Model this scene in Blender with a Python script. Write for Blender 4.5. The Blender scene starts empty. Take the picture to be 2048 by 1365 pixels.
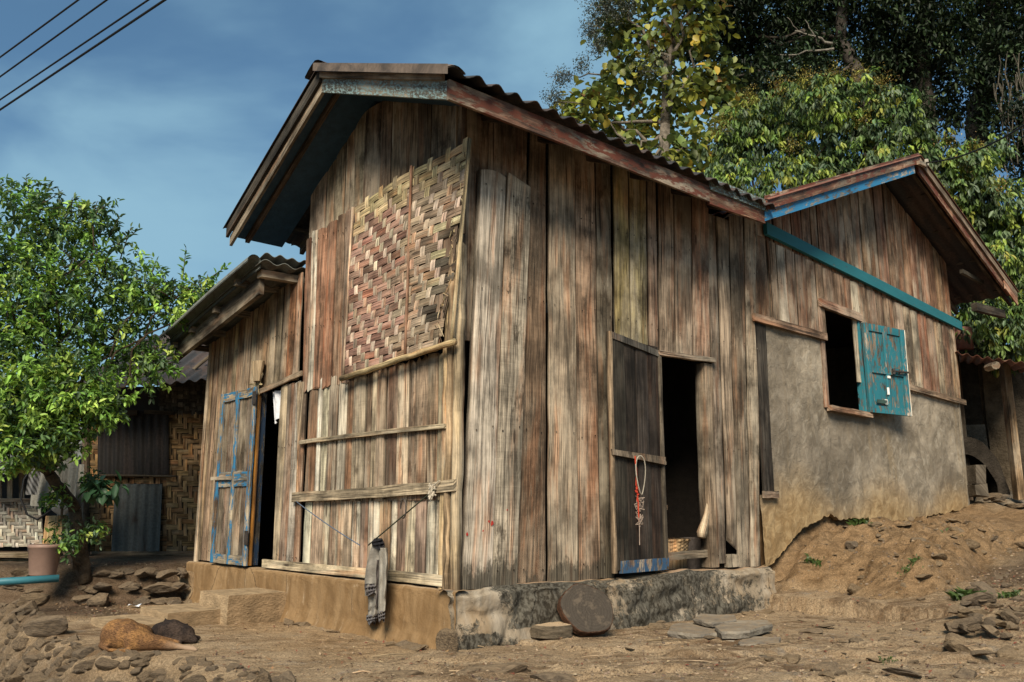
import bpy, math, random
import numpy as np
from mathutils import Vector, noise as mn
random.seed(7); RN = np.random.default_rng(11)
R = random.uniform
# ---------------------------------------------------------------- camera geometry
F = 1713.; CX = 1024.; CY = 682.5; CZ = .95
PIT = math.atan((1020-CY)/F); CP, SP = math.cos(PIT), math.sin(PIT)
def ray(px, py):
    u = CY-py
    return Vector((px-CX, F*CP-u*SP, u*CP+F*SP))
A2 = math.atan(1945/math.hypot(F, 1020-CY))
D2 = Vector((math.sin(A2), math.cos(A2), 0)); D1 = Vector((-D2.y, D2.x, 0)); UP = Vector((0, 0, 1))
def gz(px, py, z):
    r = ray(px, py); k = (z-CZ)/r.z
    return Vector((r.x*k, r.y*k, z))
def at(px, py, dist):                      # a point at a horizontal distance from where the photographer stood
    r = ray(px, py); k = dist/math.hypot(r.x, r.y)
    return Vector((r.x*k, r.y*k, CZ+r.z*k))
def proj(p):
    y = p.y*CP+(p.z-CZ)*SP; v = (p.z-CZ)*CP-p.y*SP
    return CX+F*p.x/y, CY-F*v/y
O = gz(905, 1180, .40); O.z = 0
def onT(px, py, t=0):                      # point on a plane parallel to the right-hand wall -> (s, z)
    r = ray(px, py); k = (t+O.dot(D1))/r.dot(D1)
    q = r*k
    return (q-O).dot(D2), CZ+q.z
def onS(px, py, s=0):
    r = ray(px, py); k = (s+O.dot(D2))/r.dot(D2)
    q = r*k
    return (q-O).dot(D1), CZ+q.z
def HP(s, t, z): return Vector((O.x+s*D2.x+t*D1.x, O.y+s*D2.y+t*D1.y, z))
def FS(a, z, off=0): return HP(a, -off, z)       # right-hand wall frame
def FW(a, z, off=0): return HP(-off, a, z)       # left-hand wall frame
# ---------------------------------------------------------------- objects
COL = bpy.context.scene.collection
ORG = {}
def tag(o, label=None, cat=None, group=None, kind=None):
    if label: o['label'] = label
    if cat: o['category'] = cat
    if group: o['group'] = group
    if kind: o['kind'] = kind
    return o
def empty(name, loc, label, cat, group=None):
    o = bpy.data.objects.new(name, None); COL.objects.link(o); o.location = loc; ORG[o.name] = Vector(loc)
    return tag(o, label, cat, group)
class MB:
    def __init__(s): s.v = []; s.f = []; s.p = []; s.c = []
    def add(s, vs, fs, col=(.2, .2, .2, 0), pc=None):
        b = len(s.v); s.v += [tuple(x) for x in vs]; s.f += [tuple(b+i for i in q) for q in fs]
        if len(col) == 3: col = (*col, 0)
        s.c += [col]*len(vs) if not isinstance(col, list) else col
        s.p += pc if pc else [tuple(x) for x in vs]
    def box(s, o, ux, uy, uz, col=(.2, .2, .2, 0), jit=0):
        """box from corner o along three vectors; grain runs along the longest"""
        o = Vector(o); L = [ux.length, uy.length, uz.length]; k = L.index(max(L)); w = R(0, 50)
        vs = []; pc = []
        for i in (0, 1):
            for j in (0, 1):
                for l in (0, 1):
                    q = o+ux*i+uy*j+uz*l
                    if jit: q = q+Vector((R(-jit, jit), R(-jit, jit), R(-jit, jit)))
                    vs.append(q); d = [i*L[0], j*L[1], l*L[2]]
                    a = d[(k+1) % 3]+d[(k+2) % 3]*1.3
                    pc.append((a, d[k]+w, w))
        fs = [(0, 1, 3, 2), (4, 6, 7, 5), (0, 4, 5, 1), (2, 3, 7, 6), (0, 2, 6, 4), (1, 5, 7, 3)]
        if ux.cross(uy).dot(uz) < 0: fs = [q[::-1] for q in fs]
        s.add(vs, fs, col, pc)
    def tube(s, pts, rad, n=6, col=(.2, .2, .2, 0), cap=True, rough=0):
        pts = [Vector(p) for p in pts]; m = len(pts)
        rs = rad if isinstance(rad, (list, tuple)) else [rad]*m
        vs = []; pc = []; L = 0; w = R(0, 50); pv = None
        for i, p in enumerate(pts):
            d = (pts[min(i+1, m-1)]-pts[max(i-1, 0)]).normalized()
            if pv is None: a = d.cross(UP if abs(d.z) < .9 else Vector((1, 0, 0))).normalized()
            else: a = (pv-d*pv.dot(d)).normalized()
            pv = a; b = d.cross(a)
            if i: L += (p-pts[i-1]).length
            for k in range(n):
                g = 2*math.pi*k/n; r = rs[i]*(1+R(-rough, rough))
                vs.append(p+a*math.cos(g)*r+b*math.sin(g)*r); pc.append((g*rs[i], L+w, w))
        fs = [(i*n+k, i*n+(k+1) % n, (i+1)*n+(k+1) % n, (i+1)*n+k) for i in range(m-1) for k in range(n)]
        if cap: fs += [tuple(range(n))[::-1], tuple((m-1)*n+k for k in range(n))]
        s.add(vs, fs, col, pc)
    def grid(s, nu, nv, fn, col=(.2, .2, .2, 0), flip=False, pcf=None):
        vs = []; pc = []; cs = []
        for j in range(nv+1):
            for i in range(nu+1):
                q = fn(i/nu, j/nv); vs.append(q)
                pc.append(pcf(i/nu, j/nv) if pcf else tuple(q))
                cs.append(col(i/nu, j/nv) if callable(col) else (col if len(col) == 4 else (*col, 0)))
        w = nu+1
        fs = [(j*w+i, j*w+i+1, (j+1)*w+i+1, (j+1)*w+i) for j in range(nv) for i in range(nu)]
        if flip: fs = [q[::-1] for q in fs]
        s.add(vs, fs, cs, pc)
    def build(s, name, mat, parent=None, loc=None, smooth=False, label=None, cat=None, group=None, kind=None):
        V = np.array(s.v, dtype=np.float64).reshape(-1, 3)
        if parent is not None: org = ORG[parent.name]
        elif loc is not None: org = Vector(loc)
        else:
            lo, hi = V.min(0), V.max(0); org = Vector(((lo[0]+hi[0])/2, (lo[1]+hi[1])/2, lo[2]))
        V = V-np.array(org)
        me = bpy.data.meshes.new(name); me.from_pydata(V.tolist(), [], s.f)
        a = me.attributes.new('tone', 'FLOAT_COLOR', 'POINT'); a.data.foreach_set('color', np.array(s.c, dtype=np.float32).ravel())
        a = me.attributes.new('grain', 'FLOAT_VECTOR', 'POINT'); a.data.foreach_set('vector', np.array(s.p, dtype=np.float32).ravel())
        me.materials.append(mat)
        if smooth: me.polygons.foreach_set('use_smooth', [True]*len(me.polygons))
        o = bpy.data.objects.new(name, me); COL.objects.link(o); ORG[o.name] = Vector(org)
        if parent is not None: o.parent = parent
        else: o.location = org
        return tag(o, label, cat, group, kind)
# ---------------------------------------------------------------- materials
class NT:
    def __init__(s, name):
        s.m = bpy.data.materials.new(name); s.m.use_nodes = True; s.t = s.m.node_tree; s.t.nodes.clear()
    def n(s, typ, ins=None, **kw):
        x = s.t.nodes.new(typ)
        for k, v in kw.items(): setattr(x, k, v)
        for k, v in (ins or {}).items():
            if hasattr(v, 'is_output') or v.__class__.__name__.startswith('NodeSocket'): s.t.links.new(v, x.inputs[k])
            else: x.inputs[k].default_value = v
        return x
    def attr(s, n): return s.n('ShaderNodeAttribute', attribute_name=n)
    def vscale(s, v, sc, off=(0, 0, 0)): return s.n('ShaderNodeMapping', {'Vector': v, 'Scale': sc, 'Location': off}).outputs[0]
    def noise(s, v, scale=1, detail=4, rough=.55, dist=0): return s.n('ShaderNodeTexNoise', {'Vector': v, 'Scale': scale, 'Detail': detail, 'Roughness': rough, 'Distortion': dist}).outputs['Fac']
    def ramp(s, f, a, b, lo=0., hi=1.): return s.n('ShaderNodeMapRange', {0: f, 1: a, 2: b, 3: lo, 4: hi}, interpolation_type='SMOOTHSTEP').outputs[0]
    def math(s, op, a, b=0., clamp=False): return s.n('ShaderNodeMath', {0: a, 1: b}, operation=op, use_clamp=clamp).outputs[0]
    def mix(s, f, a, b, mode='MIX'):
        x = s.n('ShaderNodeMix', data_type='RGBA', blend_type=mode)
        for i, v in ((0, f), (6, a), (7, b)):
            if isinstance(v, (int, float)): x.inputs[i].default_value = v
            elif isinstance(v, tuple): x.inputs[i].default_value = v if len(v) == 4 else (*v, 1)
            else: s.t.links.new(v, x.inputs[i])
        return x.outputs[2]
    def out(s, col, rough=.85, bump=None, bs=.3, bd=.01, spec=.25, metal=0., trans=0.):
        ins = {'Base Color': col, 'Roughness': rough, 'Specular IOR Level': spec, 'Metallic': metal}
        if bump is not None: ins['Normal'] = s.n('ShaderNodeBump', {'Height': bump, 'Strength': bs, 'Distance': bd}).outputs[0]
        b = s.n('ShaderNodeBsdfPrincipled', ins).outputs[0]
        if trans:
            t = s.n('ShaderNodeBsdfTranslucent', {'Color': col}).outputs[0]
            b = s.n('ShaderNodeMixShader', {0: trans, 1: b, 2: t}).outputs[0]
        s.n('ShaderNodeOutputMaterial', {'Surface': b}); return s.m
def wood_nodes(m, contrast=1.0, silver=.26, stain=.4):
    t = m.attr('tone'); g = m.attr('grain').outputs['Vector']
    fine = m.noise(m.vscale(g, (110, 2.6, 1)), 1, 6, .65)
    med = m.noise(m.vscale(g, (26, 1.1, 1)), 1, 5, .6, .6)
    big = m.noise(m.vscale(g, (5, 1.2, 1)), 1, 4, .6, .4); gz_ = m.n('ShaderNodeSeparateXYZ', {0: g}).outputs[2]; wn = m.n('ShaderNodeTexWhiteNoise', {'W': gz_}, noise_dimensions='1D'); w1 = wn.outputs['Value']; w2 = m.n('ShaderNodeSeparateColor', {0: wn.outputs['Color']}).outputs[1]
    blot = m.noise(m.vscale(g, (7, 3.2, 1), (3, 9, 4)), 1, 7, .7)
    f = m.math('ADD', m.math('MULTIPLY', fine, .66), m.math('MULTIPLY', med, .34))
    saw = m.noise(m.vscale(g, (3, 90, 1)), 1, 3, .6)
    f = m.math('ADD', f, m.math('MULTIPLY', m.math('SUBTRACT', saw, .5), m.math('MULTIPLY', w2, .10))); k = m.ramp(f, .37, .62, 1-.74*contrast, 1+.55*contrast)
    c = m.mix(1.0, t.outputs['Color'], m.n('ShaderNodeCombineColor', {0: k, 1: k, 2: k}).outputs[0], 'MULTIPLY')
    c = m.mix(m.math('MULTIPLY', m.ramp(big, .42, .6), m.math('MULTIPLY', w1, silver*2.3)), c, (.40, .35, .285)); c = m.mix(m.math('MULTIPLY', m.ramp(m.noise(m.vscale(g, (9, .9, 1), (5, 5, 5)), 1, 5, .6), .5, .66), .55), c, m.mix(1.0, c, (.95, .55, .36), 'MULTIPLY'))
    c = m.mix(m.math('MULTIPLY', m.ramp(m.noise(m.vscale(g, (30, 4, 1), (8, 2, 5)), 1, 8, .75), .60, .68), min(.42, silver*1.6)), c, (.44, .38, .30))
    c = m.mix(m.math('MULTIPLY', m.ramp(blot, .53, .64), m.math('MULTIPLY', w2, stain*1.9)), c, (.035, .025, .017))
    pk = m.ramp(m.noise(m.vscale(g, (3, 2.2, 1), (2, 4, 6)), 1, 5, .62), .34, .66, .48, 1.36); c = m.mix(1.0, c, m.n('ShaderNodeCombineColor', {0: pk, 1: m.math('MULTIPLY', pk, .99), 2: m.math('MULTIPLY', pk, .93)}).outputs[0], 'MULTIPLY')
    vo = m.n('ShaderNodeTexVoronoi', {'Vector': m.vscale(g, (5, 1.1, 1), (0, 0, 3)), 'Scale': 1.}).outputs['Distance']; c = m.mix(m.ramp(vo, .05, .085, .8, 0), c, (.03, .02, .015))
    # cracks running with the grain
    cr = m.noise(m.vscale(g, (45, .6, 1), (7, 1, 2)), 1, 3, .5, .3)
    crk = m.ramp(cr, .67, .70)
    c = m.mix(m.math('MULTIPLY', crk, .8), c, (.02, .015, .012))
    # rot and mould where the tone's alpha says so
    rot = m.math('ADD', m.math('MULTIPLY', t.outputs['Alpha'], 1.15), m.math('SUBTRACT', m.noise(m.vscale(g, (16, 6, 1)), 1, 7, .75), 1.0))
    c = m.mix(m.ramp(rot, .02, .16, 0, .8), c, m.mix(m.ramp(fine, .4, .6), (.024, .021, .016), (.085, .075, .055)))
    h = m.math('SUBTRACT', m.math('ADD', fine, m.math('MULTIPLY', med, .7)), m.math('MULTIPLY', crk, .8))
    return c, h
def M_wood(name, **k):
    m = NT(name); c, h = wood_nodes(m, **k); return m.out(c, .88, h, .75, .006, .18)
def M_paint(name, paint, cover=.5, scale=9, silver=.3, stretch=.25):
    m = NT(name); c, h = wood_nodes(m, silver=silver); g = m.attr('grain').outputs['Vector']
    n = m.noise(m.vscale(g, (scale*3, scale*3*stretch, 1), (1, 5, 3)), 1, 9, .72)
    f = m.ramp(n, .62-.28*cover, .68-.28*cover)
    p = m.mix(m.noise(m.vscale(g, (3, 1, 1)), 2, 4), paint, tuple(x*.6 for x in paint))
    return m.out(m.mix(f, c, p), .7, m.math('ADD', h, f), .6, .004, .3)
def M_plain(name, col=None, rough=.7, var=.25, scale=12, bs=.3, bd=.01, metal=0., spec=.3):
    m = NT(name); g = m.attr('grain').outputs['Vector']
    n = m.noise(g, scale, 7, .6); n2 = m.noise(g, scale*7, 4, .6)
    b = m.attr('tone').outputs['Color'] if col is None else (*col, 1)
    k = m.ramp(m.math('ADD', m.math('MULTIPLY', n, .7), m.math('MULTIPLY', n2, .3)), .3, .7, 1-var, 1+var)
    c = m.mix(1.0, b, m.n('ShaderNodeCombineColor', {0: k, 1: k, 2: k}).outputs[0], 'MULTIPLY')
    return m.out(c, rough, m.math('ADD', n, n2), bs, bd, spec, metal)
def M_ground():
    m = NT('packed_mud'); g = m.n('ShaderNodeNewGeometry').outputs['Position']; tn = m.attr('tone')
    a = m.noise(g, 1.1, 8, .6, .5); b = m.noise(m.vscale(g, (7, 11, 9)), 1, 8, .68, .8); d = m.noise(g, 85, 6, .8); e = m.noise(m.vscale(g, (2.2, 6, 4)), 1.2, 7, .62, 1.2)
    c = m.mix(m.ramp(a, .36, .62), (.125, .082, .048), (.27, .195, .12))
    c = m.mix(m.ramp(e, .40, .62, 0, .85), c, (.30, .225, .145))
    c = m.mix(m.ramp(b, .52, .68, 0, .75), c, (.075, .052, .034))
    c = m.mix(m.ramp(m.noise(g, 3.1, 9, .7, .3), .56, .66, 0, .6), c, (.22, .19, .155))
    vo = m.n('ShaderNodeTexVoronoi', {'Vector': g, 'Scale': 55.0}); peb = m.ramp(vo.outputs['Distance'], .12, .30, 1, 0)
    sel = m.ramp(m.n('ShaderNodeSeparateColor', {0: vo.outputs['Color']}).outputs[0], .72, .76)
    pf = m.math('MULTIPLY', peb, sel)
    c = m.mix(m.math('MULTIPLY', pf, .6), c, m.mix(m.n('ShaderNodeSeparateColor', {0: vo.outputs['Color']}).outputs[1], (.06, .045, .035), (.36, .30, .22)))
    k = m.ramp(d, .36, .64, .6, 1.38)
    c = m.mix(1.0, c, m.n('ShaderNodeCombineColor', {0: k, 1: k, 2: k}).outputs[0], 'MULTIPLY')
    c = m.mix(tn.outputs['Alpha'], c, m.mix(1.0, tn.outputs['Color'], m.n('ShaderNodeCombineColor', {0: m.math('MULTIPLY', k, m.ramp(b, .34, .66, .5, 1.3)), 1: m.math('MULTIPLY', k, m.ramp(b, .34, .66, .46, 1.3)), 2: m.math('MULTIPLY', k, m.ramp(b, .34, .66, .4, 1.3))}).outputs[0], 'MULTIPLY'))
    h = m.math('ADD', m.math('ADD', m.math('MULTIPLY', b, 1.6), m.math('MULTIPLY', d, .8)), m.math('MULTIPLY', pf, .5))
    c = m.mix(1.0, c, (1.26, 1.25, 1.24), 'MULTIPLY'); return m.out(c, .95, h, .9, .03, .1)
def M_mudwall():
    """ochre render: vertical run marks, dried mud splashes, hair cracks"""
    m = NT('ochre_render'); g = m.attr('grain').outputs['Vector']; tn = m.attr('tone')
    a = m.noise(m.vscale(g, (9, 9, 2.2)), 1, 7, .65, .3); b = m.noise(g, 2.2, 8, .62, .4); d = m.noise(g, 38, 5, .65)
    c = m.mix(m.ramp(a, .38, .64, .25, .8), m.mix(1.0, tn.outputs['Color'], (.52, .46, .38), 'MULTIPLY'), tn.outputs['Color'])
    c = m.mix(m.ramp(b, .48, .66, 0, .6), c, (.27, .18, .095))
    c = m.mix(m.ramp(m.noise(m.vscale(g, (14, 14, 4)), 1, 7, .75), .58, .68, 0, .5), c, (.36, .28, .19))
    v = m.n('ShaderNodeTexVoronoi', {'Vector': m.vscale(g, (1.6, 1.6, 1.1)), 'Scale': 1.3, 'Randomness': 1.}, feature='DISTANCE_TO_EDGE').outputs['Distance']
    vv = m.math('ADD', v, m.math('MULTIPLY', m.math('SUBTRACT', d, .5), .05))
    ck = m.math('MULTIPLY', m.ramp(vv, .004, .014, 1, 0), m.ramp(b, .52, .60))
    c = m.mix(m.math('MULTIPLY', ck, .4), c, (.07, .05, .035))
    # black mould amount in alpha
    mo = m.math('ADD', tn.outputs['Alpha'], m.math('SUBTRACT', m.noise(m.vscale(g, (4.5, 4.5, 6)), 1, 12, .84, .2), 1.0))
    c = m.mix(m.ramp(mo, -.03, .05, 0, .93), c, m.mix(m.ramp(d, .4, .6), (.016, .015, .012), (.085, .08, .066)))
    h = m.math('SUBTRACT', m.math('ADD', m.math('MULTIPLY', b, 1.2), m.math('ADD', m.math('MULTIPLY', d, .5), m.math('MULTIPLY', a, .06))), ck)
    return m.out(c, .93, h, .7, .02, .12)
def M_plaster():
    m = NT('grey_plaster'); g = m.attr('grain').outputs['Vector']; tn = m.attr('tone')
    a = m.noise(g, 1.7, 9, .66, .7); b = m.noise(g, 7, 8, .66, 1.0); d = m.noise(g, 60, 4, .6); w = m.noise(m.vscale(g, (6, 6, .8)), 1, 6, .6)
    c = m.mix(m.ramp(a, .38, .62), (.15, .125, .092), (.30, .255, .195))
    c = m.mix(m.ramp(b, .50, .66, 0, .65), c, (.35, .31, .25))
    c = m.mix(m.ramp(b, .30, .44, .55, 0), c, (.10, .088, .072))
    c = m.mix(m.ramp(w, .56, .72, 0, .45), c, (.27, .20, .115))
    mud = m.math('ADD', tn.outputs['Alpha'], m.math('MULTIPLY', m.math('SUBTRACT', a, .5), .5))
    cv = m.n('ShaderNodeTexVoronoi', {'Vector': m.vscale(g, (1., 1., .8)), 'Scale': 1.1}, feature='DISTANCE_TO_EDGE').outputs['Distance']; ck = m.math('MULTIPLY', m.ramp(m.math('ADD', cv, m.math('MULTIPLY', m.math('SUBTRACT', b, .5), .10)), .004, .012, 1, 0), m.ramp(a, .46, .52))
    c = m.mix(m.math('MULTIPLY', ck, .22), c, (.06, .05, .04))
    c = m.mix(m.ramp(m.noise(g, .8, 6, .6, .5), .45, .62, 0, .55), c, (.115, .095, .072))
    c = m.mix(m.ramp(mud, .12, .62), c, m.mix(m.ramp(b, .4, .62), (.22, .145, .07), (.33, .235, .125)))
    h = m.math('ADD', m.math('ADD', m.math('MULTIPLY', b, 1.1), m.math('MULTIPLY', a, 1.)), m.math('MULTIPLY', d, .25))
    return m.out(c, .9, h, .8, .02, .15)
def M_stone(name='rubble_stone', base=None):
    m = NT(name); g = m.n('ShaderNodeTexCoord').outputs['Object']; inf = m.n('ShaderNodeObjectInfo').outputs['Random']
    a = m.noise(m.vscale(g, (2, 2, 6)), 2.2, 8, .66, .6); d = m.noise(g, 16, 6, .7)
    lo = base[0] if base else (.075, .054, .036); hi = base[1] if base else (.20, .148, .095)
    c = m.mix(m.ramp(a, .35, .65), lo, hi)
    c = m.mix(m.math('MULTIPLY', inf, .4), c, (.12, .105, .09))
    c = m.mix(m.ramp(d, .56, .70, 0, .6), c, (.055, .042, .032))
    up = m.n('ShaderNodeSeparateXYZ', {0: m.n('ShaderNodeNewGeometry').outputs['Normal']}).outputs[2]
    c = m.mix(m.math('MULTIPLY', m.ramp(up, .4, .95), m.ramp(d, .38, .6, .1, .6)), c, (.25, .18, .11))   # dust lies on what faces up
    return m.out(c, .92, m.math('ADD', a, m.math('MULTIPLY', d, .7)), .8, .03, .15)
def M_leaf(name, trans=.25, rough=.5, spec=.35):
    m = NT(name); t = m.attr('tone').outputs['Color']; return m.out(t, rough, None, trans=trans, spec=spec)
def M_tin(name, c0, c1, rust=.5):
    m = NT(name); g = m.attr('grain').outputs['Vector']
    a = m.noise(m.vscale(g, (4, 1.2, 4)), 1, 8, .66, .5); d = m.noise(g, 30, 5, .65)
    c = m.mix(m.ramp(m.math('ADD', m.math('MULTIPLY', a, .8), m.math('MULTIPLY', d, .2)), .56-.2*rust, .68-.2*rust), c0, c1)
    k = m.ramp(d, .3, .7, .75, 1.2)
    c = m.mix(1.0, c, m.n('ShaderNodeCombineColor', {0: k, 1: k, 2: k}).outputs[0], 'MULTIPLY')
    return m.out(c, .72, d, .25, .004, .3)
MT = dict(
    conc=M_plain('dusty_concrete', None, .95, .38, 7, .8, .02, spec=.1),
    wood=M_wood('weathered_planks'), wood_dark=M_wood('dark_timber', silver=.03, stain=.4), wood_pale=M_wood('pale_timber', silver=.2, stain=.15, contrast=.8),
    wood_red=M_paint('rust_red_timber', (.135, .042, .024), .5, 5), blue2=M_paint('bright_blue_barge_paint', (.03, .20, .40), .66, 7), blue=M_paint('blue_peeling_timber', (.03, .17, .33), .42, 8),
    teal=M_paint('teal_painted_timber', (.02, .155, .19), 1.05, 6, silver=.1), teal2=M_paint('teal_shutter_paint', (.022, .17, .215), .66, 7, silver=.1), bluewhite=M_paint('flaking_blue_white_timber', (.25, .36, .37), .48, 16, stretch=.5),
    navy_dark=M_paint('dark_navy_paint', (.012, .028, .06), .6, 7), navy=M_paint('blue_kickboard_paint', (.04, .10, .19), .6, 7), bamboo=M_wood('bamboo_strip', contrast=.85, silver=.12, stain=.22),
    ground=M_ground(), mud=M_mudwall(), plaster=M_plaster(), stone=M_stone(), slate=M_stone('slate', ((.13, .115, .095), (.28, .25, .20))),
    leaf=M_leaf('leaves'), leafd=M_leaf('dark_leaves', .15, .55, .22), tin=M_tin('dark_corrugated_sheet', (.028, .027, .028), (.06, .042, .035)),
    tinred=M_tin('rusty_corrugated_sheet', (.20, .085, .06), (.11, .055, .04)), tingrey=M_tin('grey_corrugated_sheet', (.13, .14, .13), (.06, .05, .04), .4),
    tinpale=M_tin('pale_fibre_sheet', (.22, .21, .18), (.08, .07, .055), .45), plain=M_plain('plain'), cloth=M_plain('cloth', None, .95, .18, 25, .5, .01, spec=.1),
    black=M_plain('black_rubber', (.012, .012, .013), .6), bark=M_plain('bark', None, .95, .55, 9, .9, .03, spec=.1), shed_shade=M_plain('shed_shade_clay', None, .95, .5, 5, .8, .03, spec=.05),
    plastic=M_plain('plastic', None, .5, .15, 4, .05), metal=M_plain('iron', (.06, .05, .045), .6, .4, 30, .3, .005, .5))
# ---------------------------------------------------------------- boards
WT = [(.25, .185, .13), (.20, .135, .09), (.29, .22, .165), (.165, .11, .075), (.235, .15, .10), (.31, .26, .20), (.185, .14, .10), (.145, .095, .066)]
def tone(c=None, v=.12):
    c = c or random.choice(WT); k = 1+R(-v, v)
    return tuple(x*k*(1+R(-.04, .04)) for x in c)
def board(mb, FR, bl, br, tr, tl, off=.0, th=.022, col=None, wear=0, jag_b=0., jag_t=0., wob=.004, seg=None, nc=4, cup=.003, rot_len=.45):
    """one plank: corners (a, z) on the wall frame FR, its face off metres proud of the wall plane"""
    L = max(tl[1]-bl[1], .05); seg = seg or max(3, int(L/.22)); w = R(0, 90); col = col or tone()
    o1, o2 = R(-.003, .003), R(-.003, .003); ph = R(0, 6)
    jb = [R(-jag_b, jag_b) for _ in range(nc+1)]; jt = [R(-jag_t, jag_t) for _ in range(nc+1)]
    wl = [R(-wob, wob) for _ in range(seg+1)]; wr = [R(-wob, wob) for _ in range(seg+1)]
    vs = []; pc = []; cs = []; n = nc+3
    for j in range(seg+1):
        f = j/seg
        la, lz = bl[0]+(tl[0]-bl[0])*f+wl[j], bl[1]+(tl[1]-bl[1])*f
        ra, rz = br[0]+(tr[0]-br[0])*f+wr[j], br[1]+(tr[1]-br[1])*f
        bow = math.sin(f*3+ph)*.003
        ring = [(la, lz, off-th)]
        for i in range(nc+1):
            u = i/nc; z = lz+(rz-lz)*u
            if j == 0: z += jb[i]
            if j == seg: z += jt[i]
            e = -.004 if i in (0, nc) else 0
            ring.append((la+(ra-la)*u, z, off+e+bow+cup*4*u*(1-u)+o1*(1-u)+o2*u))
        ring.append((ra, rz, off-th))
        for q in ring:
            vs.append(FR(*q)); pc.append((q[0]-la-f*0+(0 if q[2] > off-th/2 else .1), q[1]+w, w))
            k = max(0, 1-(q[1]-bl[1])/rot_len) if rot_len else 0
            dk = q[2] <= off-th+1e-6; cs.append((.012, .010, .008, 0) if dk else (*col, wear*k))  # back vertices near black: shade of the gaps put into the side colour
    sg = 1 if FR is FS else -1
    fs = []
    for j in range(seg):
        for i in range(n): fs.append((j*n+i, j*n+(i+1) % n, (j+1)*n+(i+1) % n, (j+1)*n+i))
    fs += [tuple(range(n))[::-1], tuple(seg*n+k for k in range(n))]
    if FR is FW: fs = [q[::-1] for q in fs]
    mb.add(vs, fs, cs, pc)
    if L > .8 and abs(br[0]-bl[0]) > .09 and FR in (FS, FW):      # nail heads
        for zz in (.52, 1.55, 2.62, 3.45):
            if bl[1]+.05 < zz < tl[1]-.05:
                f = (zz-bl[1])/L; x0 = bl[0]+(tl[0]-bl[0])*f; x1 = br[0]+(tr[0]-br[0])*f
                for u in (.18, .82):
                    a = lerp(x0, x1, u+R(-.05, .05)); z = zz+R(-.03, .03); q = [FR(a+.0075*math.cos(k*1.047), z+.0075*math.sin(k*1.047), off+.0105) for k in range(6)]
                    mb.add(q, [tuple(range(6))[::1 if FR is FS else -1]], (.025, .016, .012, 0), [(0, 0, w)]*6)
def rail(mb, FR, p, q, h, off, th, col=None, wear=0, bow=0.):
    """a long horizontal or raked batten from p to q (a, z of its lower edge), h high"""
    n = 8; w = R(0, 90); col = col or tone(); vs = []; pc = []
    L = math.hypot(q[0]-p[0], q[1]-p[1])
    for j in range(n+1):
        f = j/n; a = p[0]+(q[0]-p[0])*f; z = p[1]+(q[1]-p[1])*f+bow*math.sin(f*math.pi)+R(-.003, .003); hh = h*(1+R(-.04, .04))
        for (dz, o) in ((0, off), (hh, off), (hh, off+th), (0, off+th)):
            vs.append(FR(a, z+dz, o)); pc.append((dz+o*.9, f*L+w, w))
    fs = [(j*4+i, j*4+(i+1) % 4, (j+1)*4+(i+1) % 4, (j+1)*4+i) for j in range(n) for i in range(4)]+[(0, 1, 2, 3)[::-1], (n*4, n*4+1, n*4+2, n*4+3)]
    if FR is FW: fs = [x[::-1] for x in fs]
    mb.add(vs, fs, (*col, wear), pc)
def lerp(a, b, f): return a+(b-a)*f
def P2(conv, q): return conv(*q)
class Edge:                                   # a joint between two planks, from two measured points
    def __init__(s, conv, p, q): s.a, s.b = conv(*p), conv(*q)
    def at(s, z):
        (a0, z0), (a1, z1) = s.a, s.b
        return a0+(a1-a0)*(z-z0)/(z1-z0)
def weave(mb, corner, nu, nv, ch, cv, strip=.0, thick=.006, skip=None, swap=2, ext=.1, nar=.0, per=None):
    """twill weave: corner(u, v, off) -> world; horizontal strands coloured by ch(u,v), vertical by cv(u,v)"""
    def patch(u0, u1, v0, v1, hor, col):
        w = R(0, 90); vs = []; pc = []
        du, dv = (u1-u0), (v1-v0)
        for j in range(4):
            for i in range(4):
                a, b = i/3, j/3; e = (a if hor else b)
                off = thick*(.15+1.0*math.sin(math.pi*min(max(e, .0), 1))**.6)+(.0015*math.sin(math.pi*(b if hor else a)))
                p = corner(u0+du*a, v0+dv*b, off); vs.append(p)
                x, y = (a*.06*(3 if hor else 1), b*.06*(1 if hor else 3))
                pc.append(((y if hor else x), (x if hor else y)+w, w))
        fs = [(j*4+i, j*4+i+1, (j+1)*4+i+1, (j+1)*4+i) for j in range(3) for i in range(3)]
        mb.add(vs, fs, (*col, 0), pc)
    g = .06; per = per or 2*swap; nvv = per-swap
    for j in range(nv):
        run = None
        for i in range(-4, nu+4):
            top = ((i+j) % per) < swap
            if top and ((i+j) % per) == 0:
                u0, u1 = max(i, 0)/nu, min(i+swap, nu)/nu
                if u1 > u0 and not (skip and skip((u0+u1)/2, (j+.5)/nv)):
                    patch(u0-ext/nu, u1+ext/nu, (j+g+R(-.03, .05))/nv, (j+1-g+R(-.05, .03))/nv, True, ch((u0+u1)/2, (j+.5)/nv))
    for i in range(nu):
        for j in range(-4, nv+4):
            if ((i+j) % per) == swap:
                v0, v1 = max(j, 0)/nv, min(j+nvv, nv)/nv
                if v1 > v0 and not (skip and skip((i+.5)/nu, (v0+v1)/2)):
                    e0, e1 = R(.08, .2)+nar, R(.08, .2)+nar
                    patch((i+e0)/nu, (i+1-e1)/nu, v0-(.12 if nvv > 1 else .38)/nv, v1+(.12 if nvv > 1 else .38)/nv, False, cv((i+.5)/nu, (v0+v1)/2))
def quadf(c00, c10, c11, c01, n):             # bilinear patch with an outward normal
    c00, c10, c11, c01 = map(Vector, (c00, c10, c11, c01)); n = Vector(n).normalized()
    return lambda u, v, off=0: (c00*(1-u)+c10*u)*(1-v)+(c01*(1-u)+c11*u)*v+n*off
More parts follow.
